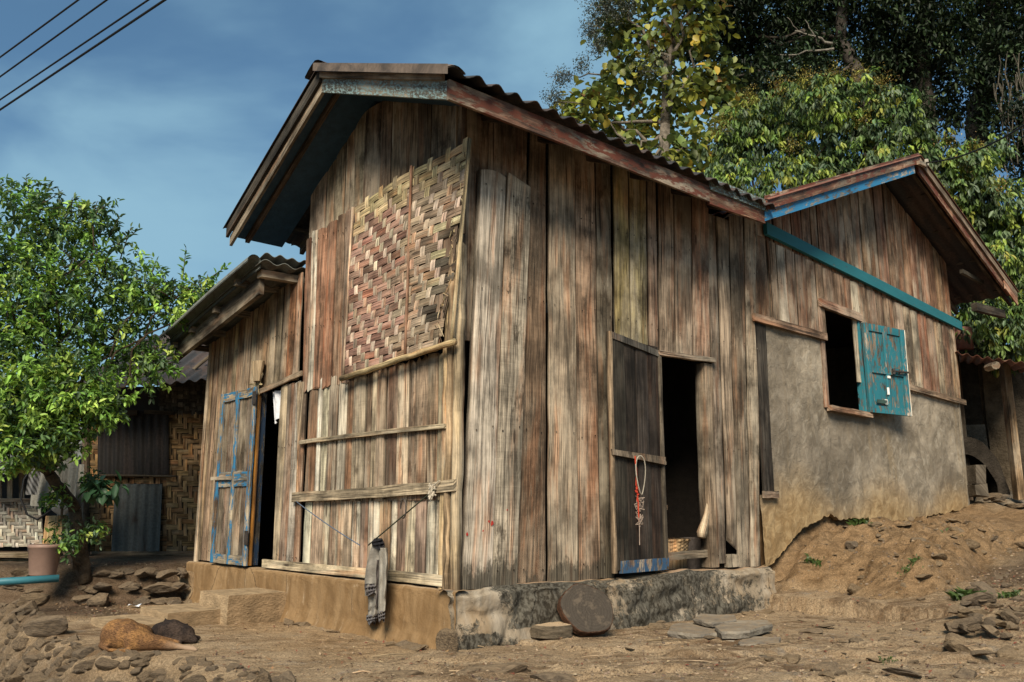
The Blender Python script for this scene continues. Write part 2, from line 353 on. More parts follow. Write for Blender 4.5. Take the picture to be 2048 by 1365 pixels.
def corr(mb, o, u, v, n, wl=.16, amp=.018, th=.006, sag=0., col=(.1, .1, .1), nv=6, jag=0.):
    """corrugated sheet: waves across u, ridges run along v"""
    L = u.length; nu = int(L/wl*8); nn = n.normalized(); top = []; un = u/nu; j0 = [R(-jag, jag) for _ in range(nu//8+2)]
    def fn(off):
        def g(a, b):
            x = a*L/wl; i = int(a*nu/8)
            e = j0[min(i, len(j0)-1)]*(1-b)
            return o+u*a+v*(b+e*(1 if b < .5 else 0))+nn*(amp*math.sin(x*2*math.pi)+off-sag*math.sin(b*math.pi)+.004*math.sin(a*11+b*3))
        return g
    pcf = lambda a, b: (a*L, b*v.length, 0)
    fl = u.cross(v).dot(nn) < 0
    mb.grid(nu, nv, fn(th/2), col, fl, pcf); mb.grid(nu, nv, fn(-th/2), col, not fl, pcf)
    for b in (0, 1):
        mb.grid(nu, 1, (lambda a, c, b=b: fn(-th/2+th*c)(a, b)), col, (b == 1) ^ fl, lambda a, c: (a*L, c*.01, 0))
    for a in (0, 1):
        mb.grid(nv, 1, (lambda b, c, a=a: fn(-th/2+th*c)(a, b)), col, (a == 0) ^ fl, lambda a, c: (a, c*.01, 0))
# ================================================================ plank house
T_ = lambda *q: onT(*q, 0); W_ = lambda *q: onS(*q, 0)
house = empty('plank_house', HP(0, 0, 0), 'crooked house of weathered grey-brown planks with a woven bamboo panel, standing on a low plinth', 'house')
OW, OS = .5, .5                              # roof overhangs
TR, TN = 1.28, 3.0
def zS(t): return 3.745+(4.49-3.745)/(TR+OS)*(t+OS)
def zN(t): return 4.49-(4.49-3.51)/(TN-TR)*(t-TR)
def zroof(t): return (zS(t) if t < TR else zN(t))
SW, ZW0, ZWR = 7.36, 3.78, 5.36              # wing ridge
def zwing(s): return ZW0+(ZWR-ZW0)/(SW-3.5)*(s-3.5) if s < SW else ZWR-(ZWR-3.98)/(10.75-SW)*(s-SW)
# --- right-hand wall
mb = MB()
E0 = Edge(T_, (1055, 409), (1026, 1167)); E0L = Edge(T_, (957, 335), (918, 1175))
ES = [Edge(T_, a, b) for a, b in (((1055, 409), (1030, 1167)), ((1094, 409), (1094, 1167)), ((1149, 409), (1157, 1167)), ((1192, 409), (1203, 1160)), ((1226, 500), (1233, 1160)))]
cs = [(.14, .095, .065), (.285, .225, .17), (.25, .17, .12), (.085, .068, .05)]
G = .014
for i in range(4):
    a, b = ES[i], ES[i+1]; z0 = .395
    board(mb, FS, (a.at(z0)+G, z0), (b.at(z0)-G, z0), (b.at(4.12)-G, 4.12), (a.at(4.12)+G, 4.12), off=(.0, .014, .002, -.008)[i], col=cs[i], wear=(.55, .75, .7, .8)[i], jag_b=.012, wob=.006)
# upper boards behind the tall corner board
board(mb, FS, (-.005, 2.2), (.32, 2.2), (.32, 4.12), (-.005, 4.10), off=-.02, col=(.16, .115, .085))
board(mb, FS, (.33, 2.2), (ES[0].at(2.2)+.02, 2.2), (ES[0].at(3.95), 4.12), (.33, 4.12), off=-.024, col=(.13, .09, .07))
# boards above the doorway
ab = [1229, 1262, 1298, 1318, 1351, 1387, 1422]; ac = [(.26, .205, .10), (.21, .175, .10), (.24, .16, .12), (.27, .205, .155), (.25, .18, .135), (.25, .155, .11)]
for i in range(6):
    x0 = ab[i]; x1 = ab[i+1]; f0 = lambda x: 680+(x-1215)*.20+2
    a0, zz0 = onT(x0, f0(x0)+8); a1, zz1 = onT(x1, f0(x1)+8); b0 = onT(x0, 500)[0]; b1 = onT(x1, 500)[0]
    board(mb, FS, (a0+G, 2.385), (a1-G, 2.385), (b1-G, 4.12), (b0+G, 4.12), off=R(.002, .012), col=ac[i], wob=.003, rot_len=0)
# right of the doorway
rb = [((1422, 700), (1441, 1120)), ((1457, 450), (1474, 1120)), ((1487, 450), (1501, 1120)), ((1516, 450), (1521, 1120))]
rb = [Edge(T_, *q) for q in rb]; rc = [(.24, .185, .14), (.15, .115, .085), (.255, .205, .155)]
for i in range(3):
    a, b = rb[i], rb[i+1]; z0 = .62 if i == 0 else .40
    if i == 0:
        m0 = a.at(2.0)*.45+b.at(2.0)*.55
        board(mb, FS, (a.at(.45)-.02, .45), (a.at(.45)+.10, .45), (m0, 3.95), (a.at(3.95)+.03, 3.95), off=.0, col=(.16, .125, .1), wear=.3, wob=.006)
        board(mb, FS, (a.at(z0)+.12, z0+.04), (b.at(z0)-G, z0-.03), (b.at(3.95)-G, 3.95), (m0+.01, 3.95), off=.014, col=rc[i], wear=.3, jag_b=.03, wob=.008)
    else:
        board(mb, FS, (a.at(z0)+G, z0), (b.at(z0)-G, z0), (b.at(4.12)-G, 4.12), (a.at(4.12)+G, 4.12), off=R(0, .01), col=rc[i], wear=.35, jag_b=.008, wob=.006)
board(mb, FS, (rb[0].at(.4)+.1, .41), (rb[1].at(.4)+.02, .41), (rb[1].at(.4)+.02, .52), (rb[0].at(.4)+.1, .53), off=.02, th=.05, col=(.2, .16, .12), jag_t=.01)
wall_s = mb.build('wall', MT['wood'], house, label='wall of wide upright planks with gaps, bleached grey over brown')
# tall double corner board, proud of the wall
mb = MB(); a, b = E0L, E0
mid = lambda z, f=.53: a.at(z)*(1-f)+b.at(z)*f
board(mb, FS, (a.at(.40), .40), (mid(.4), .40), (mid(3.58)-.03, 3.58), (a.at(3.58), 3.58), off=.045, th=.05, col=(.37, .32, .275), wear=.7, jag_b=.02, jag_t=.015, nc=6, wob=.004, rot_len=.5)
board(mb, FS, (mid(.4)+.002, .40), (b.at(.4), .40), (b.at(3.54), 3.54), (mid(3.54)+.0, 3.60), off=.042, th=.05, col=(.34, .29, .235), wear=.8, jag_b=.02, jag_t=.03, nc=6, wob=.004, rot_len=.5)
for (px, py, r) in ((974, 1047, .018), (967, 1050, .01), (925, 1068, .012), (991, 1047, .009), (923, 1075, .008)):
    pass
cb = mb.build('corner_board', MT['wood'], house, label='tall bleached grey double board at the corner')
for (px, py, r) in ((975, 1047, .016), (969, 1043, .010), (925, 1069, .011), (1005, 1020, .006), (957, 1062, .006)):
    s_, z_ = T_(px, py); n = 9; vs = [FS(s_, z_, .0530)]+[FS(s_+math.cos(k*6.283/n)*r*R(.6, 1.2), z_+math.sin(k*6.283/n)*r*R(.8, 1.5), .0525) for k in range(n)]
    mb = MB(); mb.add(vs, [(0, 1+k, 1+(k+1) % n) for k in range(n)], (.36, .03, .02, 0)); mb.build('paint_spot', MT['plain'], cb)
# --- left-hand (gable) wall
mb = MB()
def ew(*q): return Edge(W_, *q)
up = [(954, 245), (925, 262), (898, 280), (858, 300), (831, 320), (796, 345), (777, 365), (755, 385), (722, 410), (701, 440), (683, 455), (663, 470), (644, 490), (612, 520)]
us = [W_(*q)[0] for q in up]; us[0] = -.005
uc = [(.13, .095, .07), (.12, .085, .06), (.11, .08, .055), (.14, .1, .07)]
for i in range(len(us)-1):
    t0, t1 = us[i], us[i+1]; lo = 3.0
    z1, z0 = min(zroof(t1)+.10, 9), min(zroof(t0)+.10, 9)
    if t0 < TR < t1: z0 = z1 = min(z0, z1)
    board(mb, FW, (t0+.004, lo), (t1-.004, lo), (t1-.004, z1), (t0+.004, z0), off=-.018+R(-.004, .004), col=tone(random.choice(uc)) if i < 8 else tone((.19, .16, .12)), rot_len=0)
# left strip of boards beside the mat
lf = [((718, 417), (700, 760)), ((693, 440), (683, 765)), ((677, 450), (664, 768)), ((656, 462), (645, 772)), ((638, 476), (628, 776)), ((627, 484), (616, 779)), ((613, 492), (607, 782))]
lc = [(.16, .11, .085), (.18, .12, .085), (.245, .12, .075), (.25, .135, .09), (.36, .34, .30), (.16, .09, .062)]
lf = [ew(*q) for q in lf]
for i in range(6):
    a, b = lf[i], lf[i+1]; zb = 2.03; zt = lerp(3.62, 3.53, i/5)+R(-.02, .02)
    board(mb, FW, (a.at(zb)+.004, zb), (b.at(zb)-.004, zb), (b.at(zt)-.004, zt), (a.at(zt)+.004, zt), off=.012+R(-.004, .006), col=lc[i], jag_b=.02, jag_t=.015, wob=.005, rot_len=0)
# lower boards, two tiers of them behind the rails
lx = [905, 890, 874, 853, 828, 815, 790, 769, 751, 740, 728, 703, 690, 672, 653, 640, 631, 612]
ls = [W_(x, 930)[0] for x in lx]
pal = [(.30, .245, .175), (.25, .195, .13), (.25, .19, .145), (.225, .17, .13), (.205, .145, .105), (.26, .215, .165), (.18, .12, .09), (.245, .18, .13), (.285, .24, .17), (.17, .12, .085), (.25, .20, .15), (.23, .15, .10), (.26, .235, .20), (.24, .19, .155), (.30, .265, .21), (.46, .45, .41), (.17, .125, .09)]
for i in range(len(ls)-1):
    d = .02*(i % 3-1); t0, t1 = ls[i], ls[i+1]; zt = 2.10+.012*math.sin(i)
    c = pal[i]
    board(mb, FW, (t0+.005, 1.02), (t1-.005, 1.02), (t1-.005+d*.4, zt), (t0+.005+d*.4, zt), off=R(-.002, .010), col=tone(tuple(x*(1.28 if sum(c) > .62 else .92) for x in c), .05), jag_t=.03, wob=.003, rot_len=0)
lx2 = [903, 887, 866, 850, 828, 809, 790, 778, 756, 744, 733, 717, 700, 685, 668, 655, 643, 620, 605]
ls2 = [W_(x, 1080)[0] for x in lx2]
for i in range(len(ls2)-1):
    t0, t1 = ls2[i], ls2[i+1]; c = random.choice([(.46, .43, .36), (.40, .35, .27), (.33, .26, .195), (.48, .45, .39), (.25, .18, .14)])
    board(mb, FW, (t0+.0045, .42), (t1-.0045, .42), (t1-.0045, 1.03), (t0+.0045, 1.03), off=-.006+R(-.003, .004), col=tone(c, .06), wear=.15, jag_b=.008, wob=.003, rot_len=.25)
# corner posts of split, weathered wood
for (x0, x1, o) in ((-.055, .02, .02), (.025, .085, .03), (.09, .155, .012)):
    board(mb, FW, (x0, .40), (x1, .40), (x1-.03, 2.9), (x0-.03, 2.9), off=o, th=.05, col=tone((.32, .24, .15), .07), wear=.2, jag_b=.01, jag_t=.05, wob=.010, seg=22, nc=4, cup=.009)
# lean-to boards
tl = 4.47
vx = [605, 594, 581, 567, 553]
vs_ = [W_(x, 950)[0] for x in vx]
for i in range(4):
    board(mb, FW, (vs_[i]+.003, .42), (vs_[i+1]-.003, .42), (vs_[i+1]-.003, 2.12), (vs_[i]+.003, 2.14), off=R(0, .01), col=[(.20, .15, .115), (.30, .27, .24), (.17, .13, .105), (.31, .245, .17)][i], wear=.2)
t = 2.42; i = 0
while t < tl-.03:
    w_ = R(.10, .17); t1 = min(t+w_, tl); zt = lambda q: 3.22-(q-2.4)*.2
    lo = 2.16 if t < 3.3 else .42
    board(mb, FW, (t+.005, lo), (t1-.005, lo), (t1-.005, zt(t1)), (t+.005, zt(t)), off=R(-.006, .006), col=tone(random.choice([(.215, .155, .105), (.19, .13, .085), (.235, .175, .12), (.2, .15, .11)])) if t > 2.6 else tone((.24, .12, .07)), wear=.15 if lo < 1 else 0)
    t = t1
wall_w = mb.build('wall', MT['wood'], house, label='gable wall of narrow patched planks, partly bleached cream')
mb = MB()
rail(mb, FW, (tl-.03, .40), (tl-.01, 2.78), .0, 0, 0) if False else None
board(mb, FW, (tl-.005, .40), (tl+.07, .40), (tl+.06, 2.80), (tl-.01, 2.80), off=.02, th=.06, col=(.30, .24, .18), wear=.2)
mb.build('corner_post', MT['wood'], house)
mb = MB()   # hidden walls that close the rooms
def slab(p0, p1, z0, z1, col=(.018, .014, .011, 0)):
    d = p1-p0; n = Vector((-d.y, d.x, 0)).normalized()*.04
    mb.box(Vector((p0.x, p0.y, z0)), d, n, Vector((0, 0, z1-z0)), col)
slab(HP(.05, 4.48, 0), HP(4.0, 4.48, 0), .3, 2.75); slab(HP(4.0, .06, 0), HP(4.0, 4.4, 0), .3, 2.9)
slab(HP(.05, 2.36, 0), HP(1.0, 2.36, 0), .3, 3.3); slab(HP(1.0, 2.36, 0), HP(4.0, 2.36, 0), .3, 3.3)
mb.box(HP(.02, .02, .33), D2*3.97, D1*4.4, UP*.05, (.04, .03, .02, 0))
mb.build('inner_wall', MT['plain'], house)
# --- battens and rails
for (p, q, h, o, th, c) in (((887-0, 0), (0, 0), 0, 0, 0, 0),):
    pass
def railpx(name, p, q, h, off=.012, th=.03, col=(.30, .25, .18), mat='wood', par=None, **k):
    m_ = MB(); a, b = W_(*p), W_(*q); rail(m_, FW, a, b, h, off, th, col, **k); return m_.build(name, MT[mat], par or house)
railpx('rail', (897, 857), (605, 890), .035, .012, .03, (.30, .25, .18), bow=.008)
railpx('rail', (917, 983), (592, 1004), .085, .012, .035, (.29, .235, .17), bow=-.01)
railpx('sill_board', (893, 1173), (530, 1135), .075, .004, .03, (.42, .35, .25))
railpx('rail', (608, 752), (511, 795), .05, .014, .02, (.24, .18, .13))
m_ = MB(); board(m_, FW, (ew((612, 780), (592, 1000)).at(1.05), 1.03), (W_(605, 1000)[0]+.05, 1.03), (W_(600, 780)[0]+.03, 2.12), (W_(611, 780)[0], 2.12), off=.02, th=.02, col=(.27, .21, .15)); m_.build('batten', MT['wood'], house)
# --- woven mat
def matc(px, py): t_, z_ = W_(px, py); return FW(t_, z_, .055)
c00, c10, c11, c01 = matc(704, 752), matc(890, 697), matc(950, 285), matc(721, 417)
mf = quadf(c00, c10, c11, c01, -D2)
mid_ = matc(840, 339)
def matfn(u, v, off=0):
    p = mf(u, v, off); return p+(-D2)*(.012*math.sin(u*9+v*4)+.010*math.sin(v*13))+UP*(.02*v*math.sin(u*math.pi))
def chh(u, v):
    if v > .86-.03*math.sin(u*30): return tone((.40, .32, .19), .12)
    if u > .84 and .15 < v < .62: return tone((.40, .36, .24), .15) if random.random() < .6 else tone((.055, .045, .035), .2)
    k = .85+.3*mn.noise(Vector((0, v*22*1.7, 3)))+.2*mn.noise(Vector((u*3, v*4, 1))); return tone(tuple(x*k for x in ((.30, .175, .14) if u < .52+.06*math.sin(v*40) else (.33, .25, .185))), .06)
def cvv(u, v):
    if v > .86-.03*math.sin(u*30): return tone((.42, .34, .21), .12)
    if u > .93 and .2 < v < .66: return tone((.05, .042, .034), .2)
    k = .95+.35*mn.noise(Vector((u*21*1.7, 0, 7))); return tone(tuple(x*k for x in (.42, .34, .275)), .06)
def hole(u, v): return (u > .95+.03*math.sin(v*23) and .08 < v < .62)
mb = MB(); weave(mb, matfn, 21, 22, chh, cvv, thick=.007, skip=hole, ext=.45, nar=-.05, per=3)
panel = mb.build('woven_panel', MT['bamboo'], house, label='twill-woven bamboo mat patching the gable wall, purplish below and straw-coloured along its top')
mb = MB(); mb.grid(8, 8, lambda u, v: matfn(u, v, -.004), (.13, .085, .06, 0)); mb.grid(8, 8, lambda u, v: matfn(u, v, -.018), (.05, .035, .025, 0), True)
mb.build('backing', MT['bamboo'], panel)
mb = MB()
for k in range(70):      # frayed strands at the torn right edge
    v = R(.05, .97); u = R(.955, 1.0); p = matfn(u, v, R(-.01, .012)); L = R(.03, .13)
    d = (Vector(matfn(1, v))-Vector(matfn(0, v))).normalized()*R(-.2, .6)+UP*R(-1, 1)
    mb.tube([p, p+d*L*.5+(-D2)*R(-.01, .01), p+d*L], [.005, .004, .0025], 4, (*random.choice([(.40, .33, .2), (.3, .24, .16), (.08, .06, .045)]), 0))
mb.build('frayed_strand', MT['bamboo'], panel)
def strip(name, p, q, r, col, par=panel, off=.075, mat='bamboo', n=8):
    m_ = MB(); a, b = W_(*p), W_(*q)
    pts = [FW(lerp(a[0], b[0], i/n), lerp(a[1], b[1], i/n), off)+UP*R(-.004, .004) for i in range(n+1)]
    m_.tube(pts, [r*(1.12 if i % 3 == 0 else 1) for i in range(n+1)], 8, (*col, 0)); return m_.build(name, MT[mat], par, smooth=True)
strip('batten', (957, 283), (921, 690), .014, (.36, .29, .18), off=.085); strip('batten', (839, 338), (827, 712), .011, (.26, .15, .105), off=.08)
strip('batten', (719, 418), (701, 756), .011, (.40, .31, .24), off=.07); strip('bamboo_pole', (928, 686), (700, 760), .024, (.34, .27, .16), par=house, off=.085, n=12)
# --- plinth
def nz(p, s=1.): return mn.noise(Vector(p)*s)
def rubble(p, s):
    x = Vector(p)*s; d, pts = mn.voronoi(x); return max(0, min(.6, (d[1]-d[0])*1.6))
mb = MB()
def plinth_s(u, v):       # right-hand face, rough stone set in mortar
    s_ = -.10+u*4.05; sec = [(-.32, -.10), (-.04, -.10), (.0, -.115), (.12, -.105), (.25, -.08), (.35, -.085), (.392, -.065), (.402, -.03), (.40, .06)]
    k = v*(len(sec)-1); i = min(int(k), len(sec)-2); f = k-i; z = lerp(sec[i][0], sec[i+1][0], f); t_ = lerp(sec[i][1], sec[i+1][1], f)
    z += .012*math.sin(s_*3)*(v > .6)+(.02*nz((s_*4, 9, 1)) if .5 < v < .95 else 0)
    edge = max(0, 1-v*1.15)
    p = HP(s_, t_, z); b = rubble((s_*2.2+nz(p,3)*.5, z*4.5+nz(p,4)*.3, 2), 1)*.055*(1 if v < .66 else .15)+nz(p, 9)*.016+nz(p, 30)*.007
    if s_ > 3.3: b += (s_-3.3)*.10*edge
    return HP(s_, t_-b*(1 if v < .93 else .1), z+(nz(p, 14)*.004 if v > .8 else 0))
def pcs(u, v):
    s_ = -.10+u*4.05; z = v*.5
    if v > .84: return (.36, .255, .175, .18)
    al = .80-.25*abs(s_-1.2)/3-.30*nz((s_*1.3, z*2, 3)) if v > .35 else .66+.4*nz((s_*1.5, z*3, 5))
    return (.34, .295, .235, al-.12)
mb.grid(230, 46, plinth_s, pcs, False, lambda u, v: (u*4.05, .3, v*.7))
f1 = mb.build('plinth', MT['mud'], house, label='right-hand plinth face of rough stone set in mortar, black with mould', smooth=True)
mb = MB()
def plinth_w(u, v):
    t_ = 4.62-u*4.73; sec = [(-.30, .13), (-.02, .11), (.04, .09), (.10, .075), (.2, .068), (.34, .065), (.385, .06), (.40, .035), (.40, -.06)]
    k = v*(len(sec)-1); i = min(int(k), len(sec)-2); f = k-i; z = lerp(sec[i][0], sec[i+1][0], f); o = lerp(sec[i][1], sec[i+1][1], f)
    p = HP(-o, t_, z); b = nz(p, 2.3)*.018+nz(p, 9)*.009+nz(p, 28)*.004
    if v < .40: b += (.40-v)*(.05+.16*max(0, nz((t_*2.1, z*3, 7)))+.10*nz((t_*7, z*9, 2)))+rubble((t_*4, z*8, 5), 1)*.05*max(0, .2-v)*3
    return HP(-o-b, t_, z+.006*nz((t_*5, z*3, 8)))
mb.grid(260, 44, plinth_w, lambda u, v: (.255, .168, .088, .0) if v < .84 else (.34, .25, .16, 0), False, lambda u, v: (u*4.73, .3, v*.7))
mb.build('plinth', MT['mud'], house, label='left-hand plinth face of smooth ochre mud render with run marks', smooth=True)
# --- doorway in the right-hand wall
zt0 = 2.36
mb = MB(); jx0, jx1 = onT(1315, 711)[0], onT(1421, 724)[0]
rail(mb, FS, (jx0-.03, 2.345), (jx1+.02, 2.375), .045, .004, .05, (.20, .165, .135))
frame_s = mb.build('door_frame', MT['wood'], house)
mb = MB()
j = Edge(T_, (1406, 735), (1420, 1140)); k = Edge(T_, (1423, 735), (1441, 1140))
board(mb, FS, (j.at(.42), .42), (k.at(.42)-.03, .42), (k.at(2.36), 2.36), (j.at(2.36), 2.36), off=.015, th=.11, col=(.19, .14, .10), wear=.2, wob=.006)
board(mb, FS, (jx0-.05, .42), (jx0+.0, .42), (jx0, 2.35), (jx0-.05, 2.35), off=.0, th=.11, col=(.14, .11, .085))
mb.build('jamb', MT['wood'], frame_s)
mb = MB(); a0 = onT(1322, 1121)[0]; a1 = onT(1420, 1119)[0]
rail(mb, FS, (a0, .50), (a1+.02, .515), .068, -.05, .03, (.23, .185, .14), wear=.2)
mb.build('threshold_board', MT['wood'], frame_s)
def swing(hinge, w, base, toward, target_px, z, lo=0., hi=2.8):
    """angle that puts the free edge of a leaf where it was measured"""
    best = None
    for i in range(400):
        a = lo+(hi-lo)*i/399; e = hinge+(base*math.cos(a)+toward*math.sin(a))*w; e = Vector((e.x, e.y, z))
        d = abs(proj(e)[0]-target_px)
        if best is None or d < best[0]-1e-6: best = (d, a)
    a = best[1]; return base*math.cos(a)+toward*math.sin(a)
def leaf_frame(h, d, out):   # local frame of a swung leaf: a along d, z up, off outward
    return lambda a, z, off=0: Vector((h.x+d.x*a+out.x*off, h.y+d.y*a+out.y*off, z))
hg = HP(jx0+.01, -.03, 0); dl = swing(hg, .80, -D2, -D1, 1216, 2.4, 0, 1.2)
no = Vector((-dl.y, dl.x, 0)); no = no if no.dot(-D1) > 0 else -no
FL = leaf_frame(hg, dl, no)
def lboard(mb, F_, a0, a1, z0, z1, off, th, **k):   # handedness-safe board on any frame
    n0 = len(mb.f); c = k.pop('col', None) or tone(); 
    board(mb, F_, (a0, z0), (a1, z0), (a1, z1), (a0, z1), off=off, th=th, col=c, **k)
def fix(o):    # make the faces of a small closed part point outward
    import bmesh
    bm = bmesh.new(); bm.from_mesh(o.data); bmesh.ops.recalc_face_normals(bm, faces=bm.faces); bm.to_mesh(o.data); bm.free(); return o
mb = MB(); n = 4
for i in range(n):
    lboard(mb, FL, .05+i*.175, .05+(i+1)*.175-.003, .46, 2.42, 0, .018, col=tone((.028, .023, .020), .25), wear=.35, rot_len=.2)
dr = fix(mb.build('door', MT['wood_dark'], house, label='dark plank door leaf swung outward with a blue kickboard'))
mb = MB()
lboard(mb, FL, 0, .055, .44, 2.36, .012, .035, col=(.11, .09, .07)); lboard(mb, FL, .745, .80, .44, 2.46, .012, .035, col=(.26, .19, .13), wear=.3)
board(mb, FL, (.05, 2.33), (.75, 2.40), (.75, 2.46), (.05, 2.39), off=.014, th=.035, col=(.07, .065, .06)); fix(mb.build('frame', MT['wood_dark'], dr))
mb = MB(); board(mb, FL, (.02, 1.345), (.80, 1.40), (.80, 1.45), (.02, 1.41), off=.035, th=.03, col=(.16, .125, .095), jag_t=.006); fix(mb.build('crossbar', MT['wood'], dr))
mb = MB(); lboard(mb, FL, .01, .70, .435, .535, .018, .035, col=(.15, .12, .1), wob=.001); fix(mb.build('kickboard', MT['navy'], dr))
# cord loops hung on the crossbar
def hang(name, pts, r, col, lab, cat, mat='cloth', n=5, group=None):
    m_ = MB(); m_.tube(pts, r, n, (*col, 0)); return m_.build(name, MT[mat], smooth=True, label=lab, cat=cat, group=group)
lp = []
for i in range(25):
    g = i/24*2*math.pi; lp.append(FL(.48-.0-.065*math.sin(g)+.05*math.cos(g*.5)*0, 1.26+.165*math.cos(g)-.02, .075+.01*math.sin(g*2)))
hang('cord', lp, .0055, (.30, .27, .22), 'pale looped cord tied round the crossbar of the dark door', 'cord')
pts = [FL(.535-.003*i+.004*math.sin(i*1.7), 1.40-i*.055, .06+.004*math.sin(i)) for i in range(17)]
mb = MB(); mb.tube(pts[:11], .006, 5, (.42, .06, .03, 0))
for k in range(26):
    q = FL(.49+R(-.02, .02), .93+R(-.10, .10), .06+R(-.012, .012)); mb.tube([q, q+Vector((R(-1, 1), R(-.3, .3), R(-1, 1)))*.03, q+Vector((R(-1, 1), R(-.3, .3), R(-1, 1)))*.04], .0045, 4, (.28, .22, .18, 0))
mb.tube([FL(.51, .9, .06), FL(.50, .8, .06), FL(.505, .66, .06)], .0035, 4, (.35, .27, .22, 0))
for k in range(10):
    q = FL(.525+R(-.012, .012), 1.12+R(-.10, .05), .062); mb.tube([q, q+Vector((R(-.5, .5), 0, R(-1, 1)))*.04], .005, 4, (.45, .05, .03, 0))
mb.build('cord', MT['cloth'], label='red cord with a frayed pale tassel hanging down the dark door', cat='cord')
# --- doorway in the lean-to
th0, th1 = W_(553, 900)[0], W_(505, 900)[0]
mb = MB(); board(mb, FW, (W_(515, 900)[0], .42), (W_(506, 900)[0], .42), (W_(506, 900)[0], 2.14), (W_(515, 900)[0], 2.14), off=.0, th=.07, col=(.04, .035, .03)); fw = mb.build('door_frame', MT['navy_dark'], house)
mb = MB(); j0, j1 = onS(508, 900, -.05)[0], onS(502, 900, -.05)[0]; board(mb, FW, (j0, .42), (j1, .42), (j1, 2.14), (j0, 2.14), off=.05, th=.05, col=(.62, .27, .05), wear=.3); mb.build('jamb', MT['wood_pale'], fw, label='orange painted jamb')
e0, e1 = onS(499, 800, -.07), onS(443, 816, -.07)
LL0 = onS(499, 1130, -.07)[0]; LL1 = onS(421, 1133, -.07)[0]
ta, tb = onS(501, 960, -.08)[0], onS(432, 960, -.07)[0]
zb, zt_ = .42, 2.16
mb = MB()
for i in range(4): lboard(mb, FW, lerp(ta, tb, i/4)+.02, lerp(ta, tb, (i+1)/4)+.018, zb+.03, zt_-.03, .06, .015, col=tone((.135, .105, .082)), wear=.15)
dw = mb.build('door', MT['wood'], house, label='panelled plank door leaf folded back, its frame flaking blue paint')
mb = MB(); W3 = .085
for a_ in (ta, tb-W3, (ta+tb)/2-.04): lboard(mb, FW, a_, a_+W3, zb, zt_, .082, .022, col=(.2, .165, .12))
for z_ in (zb, zt_-.09): rail(mb, FW, (ta+W3, z_), (tb-W3, z_), .09, .062, .018, (.2, .165, .12))
rail(mb, FW, (ta+W3, 1.18), (tb-W3, 1.18), .15, .062, .017, (.22, .2, .17))
mb.build('frame', MT['blue'], dw)
mb = MB(); rail(mb, FW, ((ta+tb)/2+.0, 1.25), (tb+.06, 1.255), .035, .085, .02, (.3, .25, .2)); mb.build('latch', MT['wood'], dw)
for z_ in (1.98, .62): mb = MB(); mb.box(FW(ta-.03, z_, .086), D1*.06, -D2*.012, UP*.13, (.05, .04, .035, 0)); mb.build('hinge', MT['metal'], dw)
# white cloth just inside the lean-to doorway
mb = MB(); c = W_(540, 780)
mb.grid(10, 12, lambda u, v: HP(.03+.02*math.sin(u*9)+.01*v, th0+.02+.20*u*(1-.3*v), 2.10-.25*v-.07*v*u), (.55, .56, .6, 0)); mb.grid(10, 12, lambda u, v: HP(.036+.02*math.sin(u*9)+.01*v, th0+.02+.20*u*(1-.3*v), 2.10-.25*v-.07*v*u), (.55, .56, .6, 0), True)
mb.build('cloth', MT['cloth'], smooth=True, label='small white cloth hung inside the top of the lean-to doorway', cat='cloth')
# star-shaped woven charm above the lean-to door
mb = MB(); tc, zc = W_(523, 768)
for k in range(11):
    g = R(0, 6.28); L = R(.07, .17); q = FW(tc+R(-.03, .03), zc+R(-.03, .03), .05)
    mb.box(q-D1*math.cos(g)*L-UP*math.sin(g)*L, D1*math.cos(g)*2*L+UP*math.sin(g)*2*L, (D1*-math.sin(g)+UP*math.cos(g))*.013, -D2*.004+UP*.001*k, (.36, .29, .18, 0))
mb.build('woven_charm', MT['bamboo'], label='dry woven bamboo charm tied above the lean-to doorway', cat='charm')
mb = MB(); tc, zc = W_(528, 745)
mb.grid(14, 8, lambda u, v: FW(tc+(.05+.05*v)*math.cos(u*6.283), zc-.10+.2*v, .07+(.05+.045*v)*math.sin(u*6.283)*.6), (.27, .20, .13, 0)); mb.grid(14, 8, lambda u, v: FW(tc+(.045+.05*v)*math.cos(u*6.283), zc-.10+.2*v, .07+(.045+.045*v)*math.sin(u*6.283)*.6), (.2, .15, .1, 0), True)
mb.build('hanging_basket', MT['bamboo'], label='small dry bamboo cone basket fixed above the lean-to doorway', cat='basket')
# ---------------------------------------------------------------- main roof
mb = MB(); S0 = -OW-.05
n1 = (UP*1-D1*0).normalized()
sl = (4.49-3.745)/(TR+OS); snv = Vector((-D1.x*sl, -D1.y*sl, 1)).normalized()
def rp(s, t, dz): return HP(s, t, zroof(t)+dz)
RZ = .225
corr(mb, rp(S0, -OS-.10, RZ), D2*(3.58-S0), rp(S0, TR+.05, RZ+.0)-rp(S0, -OS-.10, RZ), snv, wl=.19, amp=.022, sag=.02, nv=8, jag=.012)
p0 = rp(3.56, .06, RZ-.03); corr(mb, p0, D2*2.2, rp(3.56, TR, RZ-.03)-p0, snv, wl=.19, amp=.02, nv=3)
sl2 = (4.49-3.51)/(TN-TR); nn2 = Vector((D1.x*sl2, D1.y*sl2, 1)).normalized()
p0 = HP(S0, TN+.08, zN(TN+.08)+RZ); p1 = HP(S0, TR-.03, zN(TR-.03)+RZ); corr(mb, p0, D2*(6.-S0), p1-p0, nn2, wl=.19, amp=.022, nv=6, jag=.012)
roof = mb.build('roof', MT['tin'], house, smooth=True)
mb = MB()   # ridge capping and barge sheet along the front edges
n = 14
def capf(u, v):
    s = S0-.03+u*6.; a = (v-.5)*2; return HP(s, TR+a*.17, 4.49+RZ+.045-abs(a)**1.5*.09)
mb.grid(30, 6, capf, (.1, .1, .1, 0)); mb.grid(30, 6, lambda u, v: capf(u, v)-UP*.012, (.1, .1, .1, 0), True)
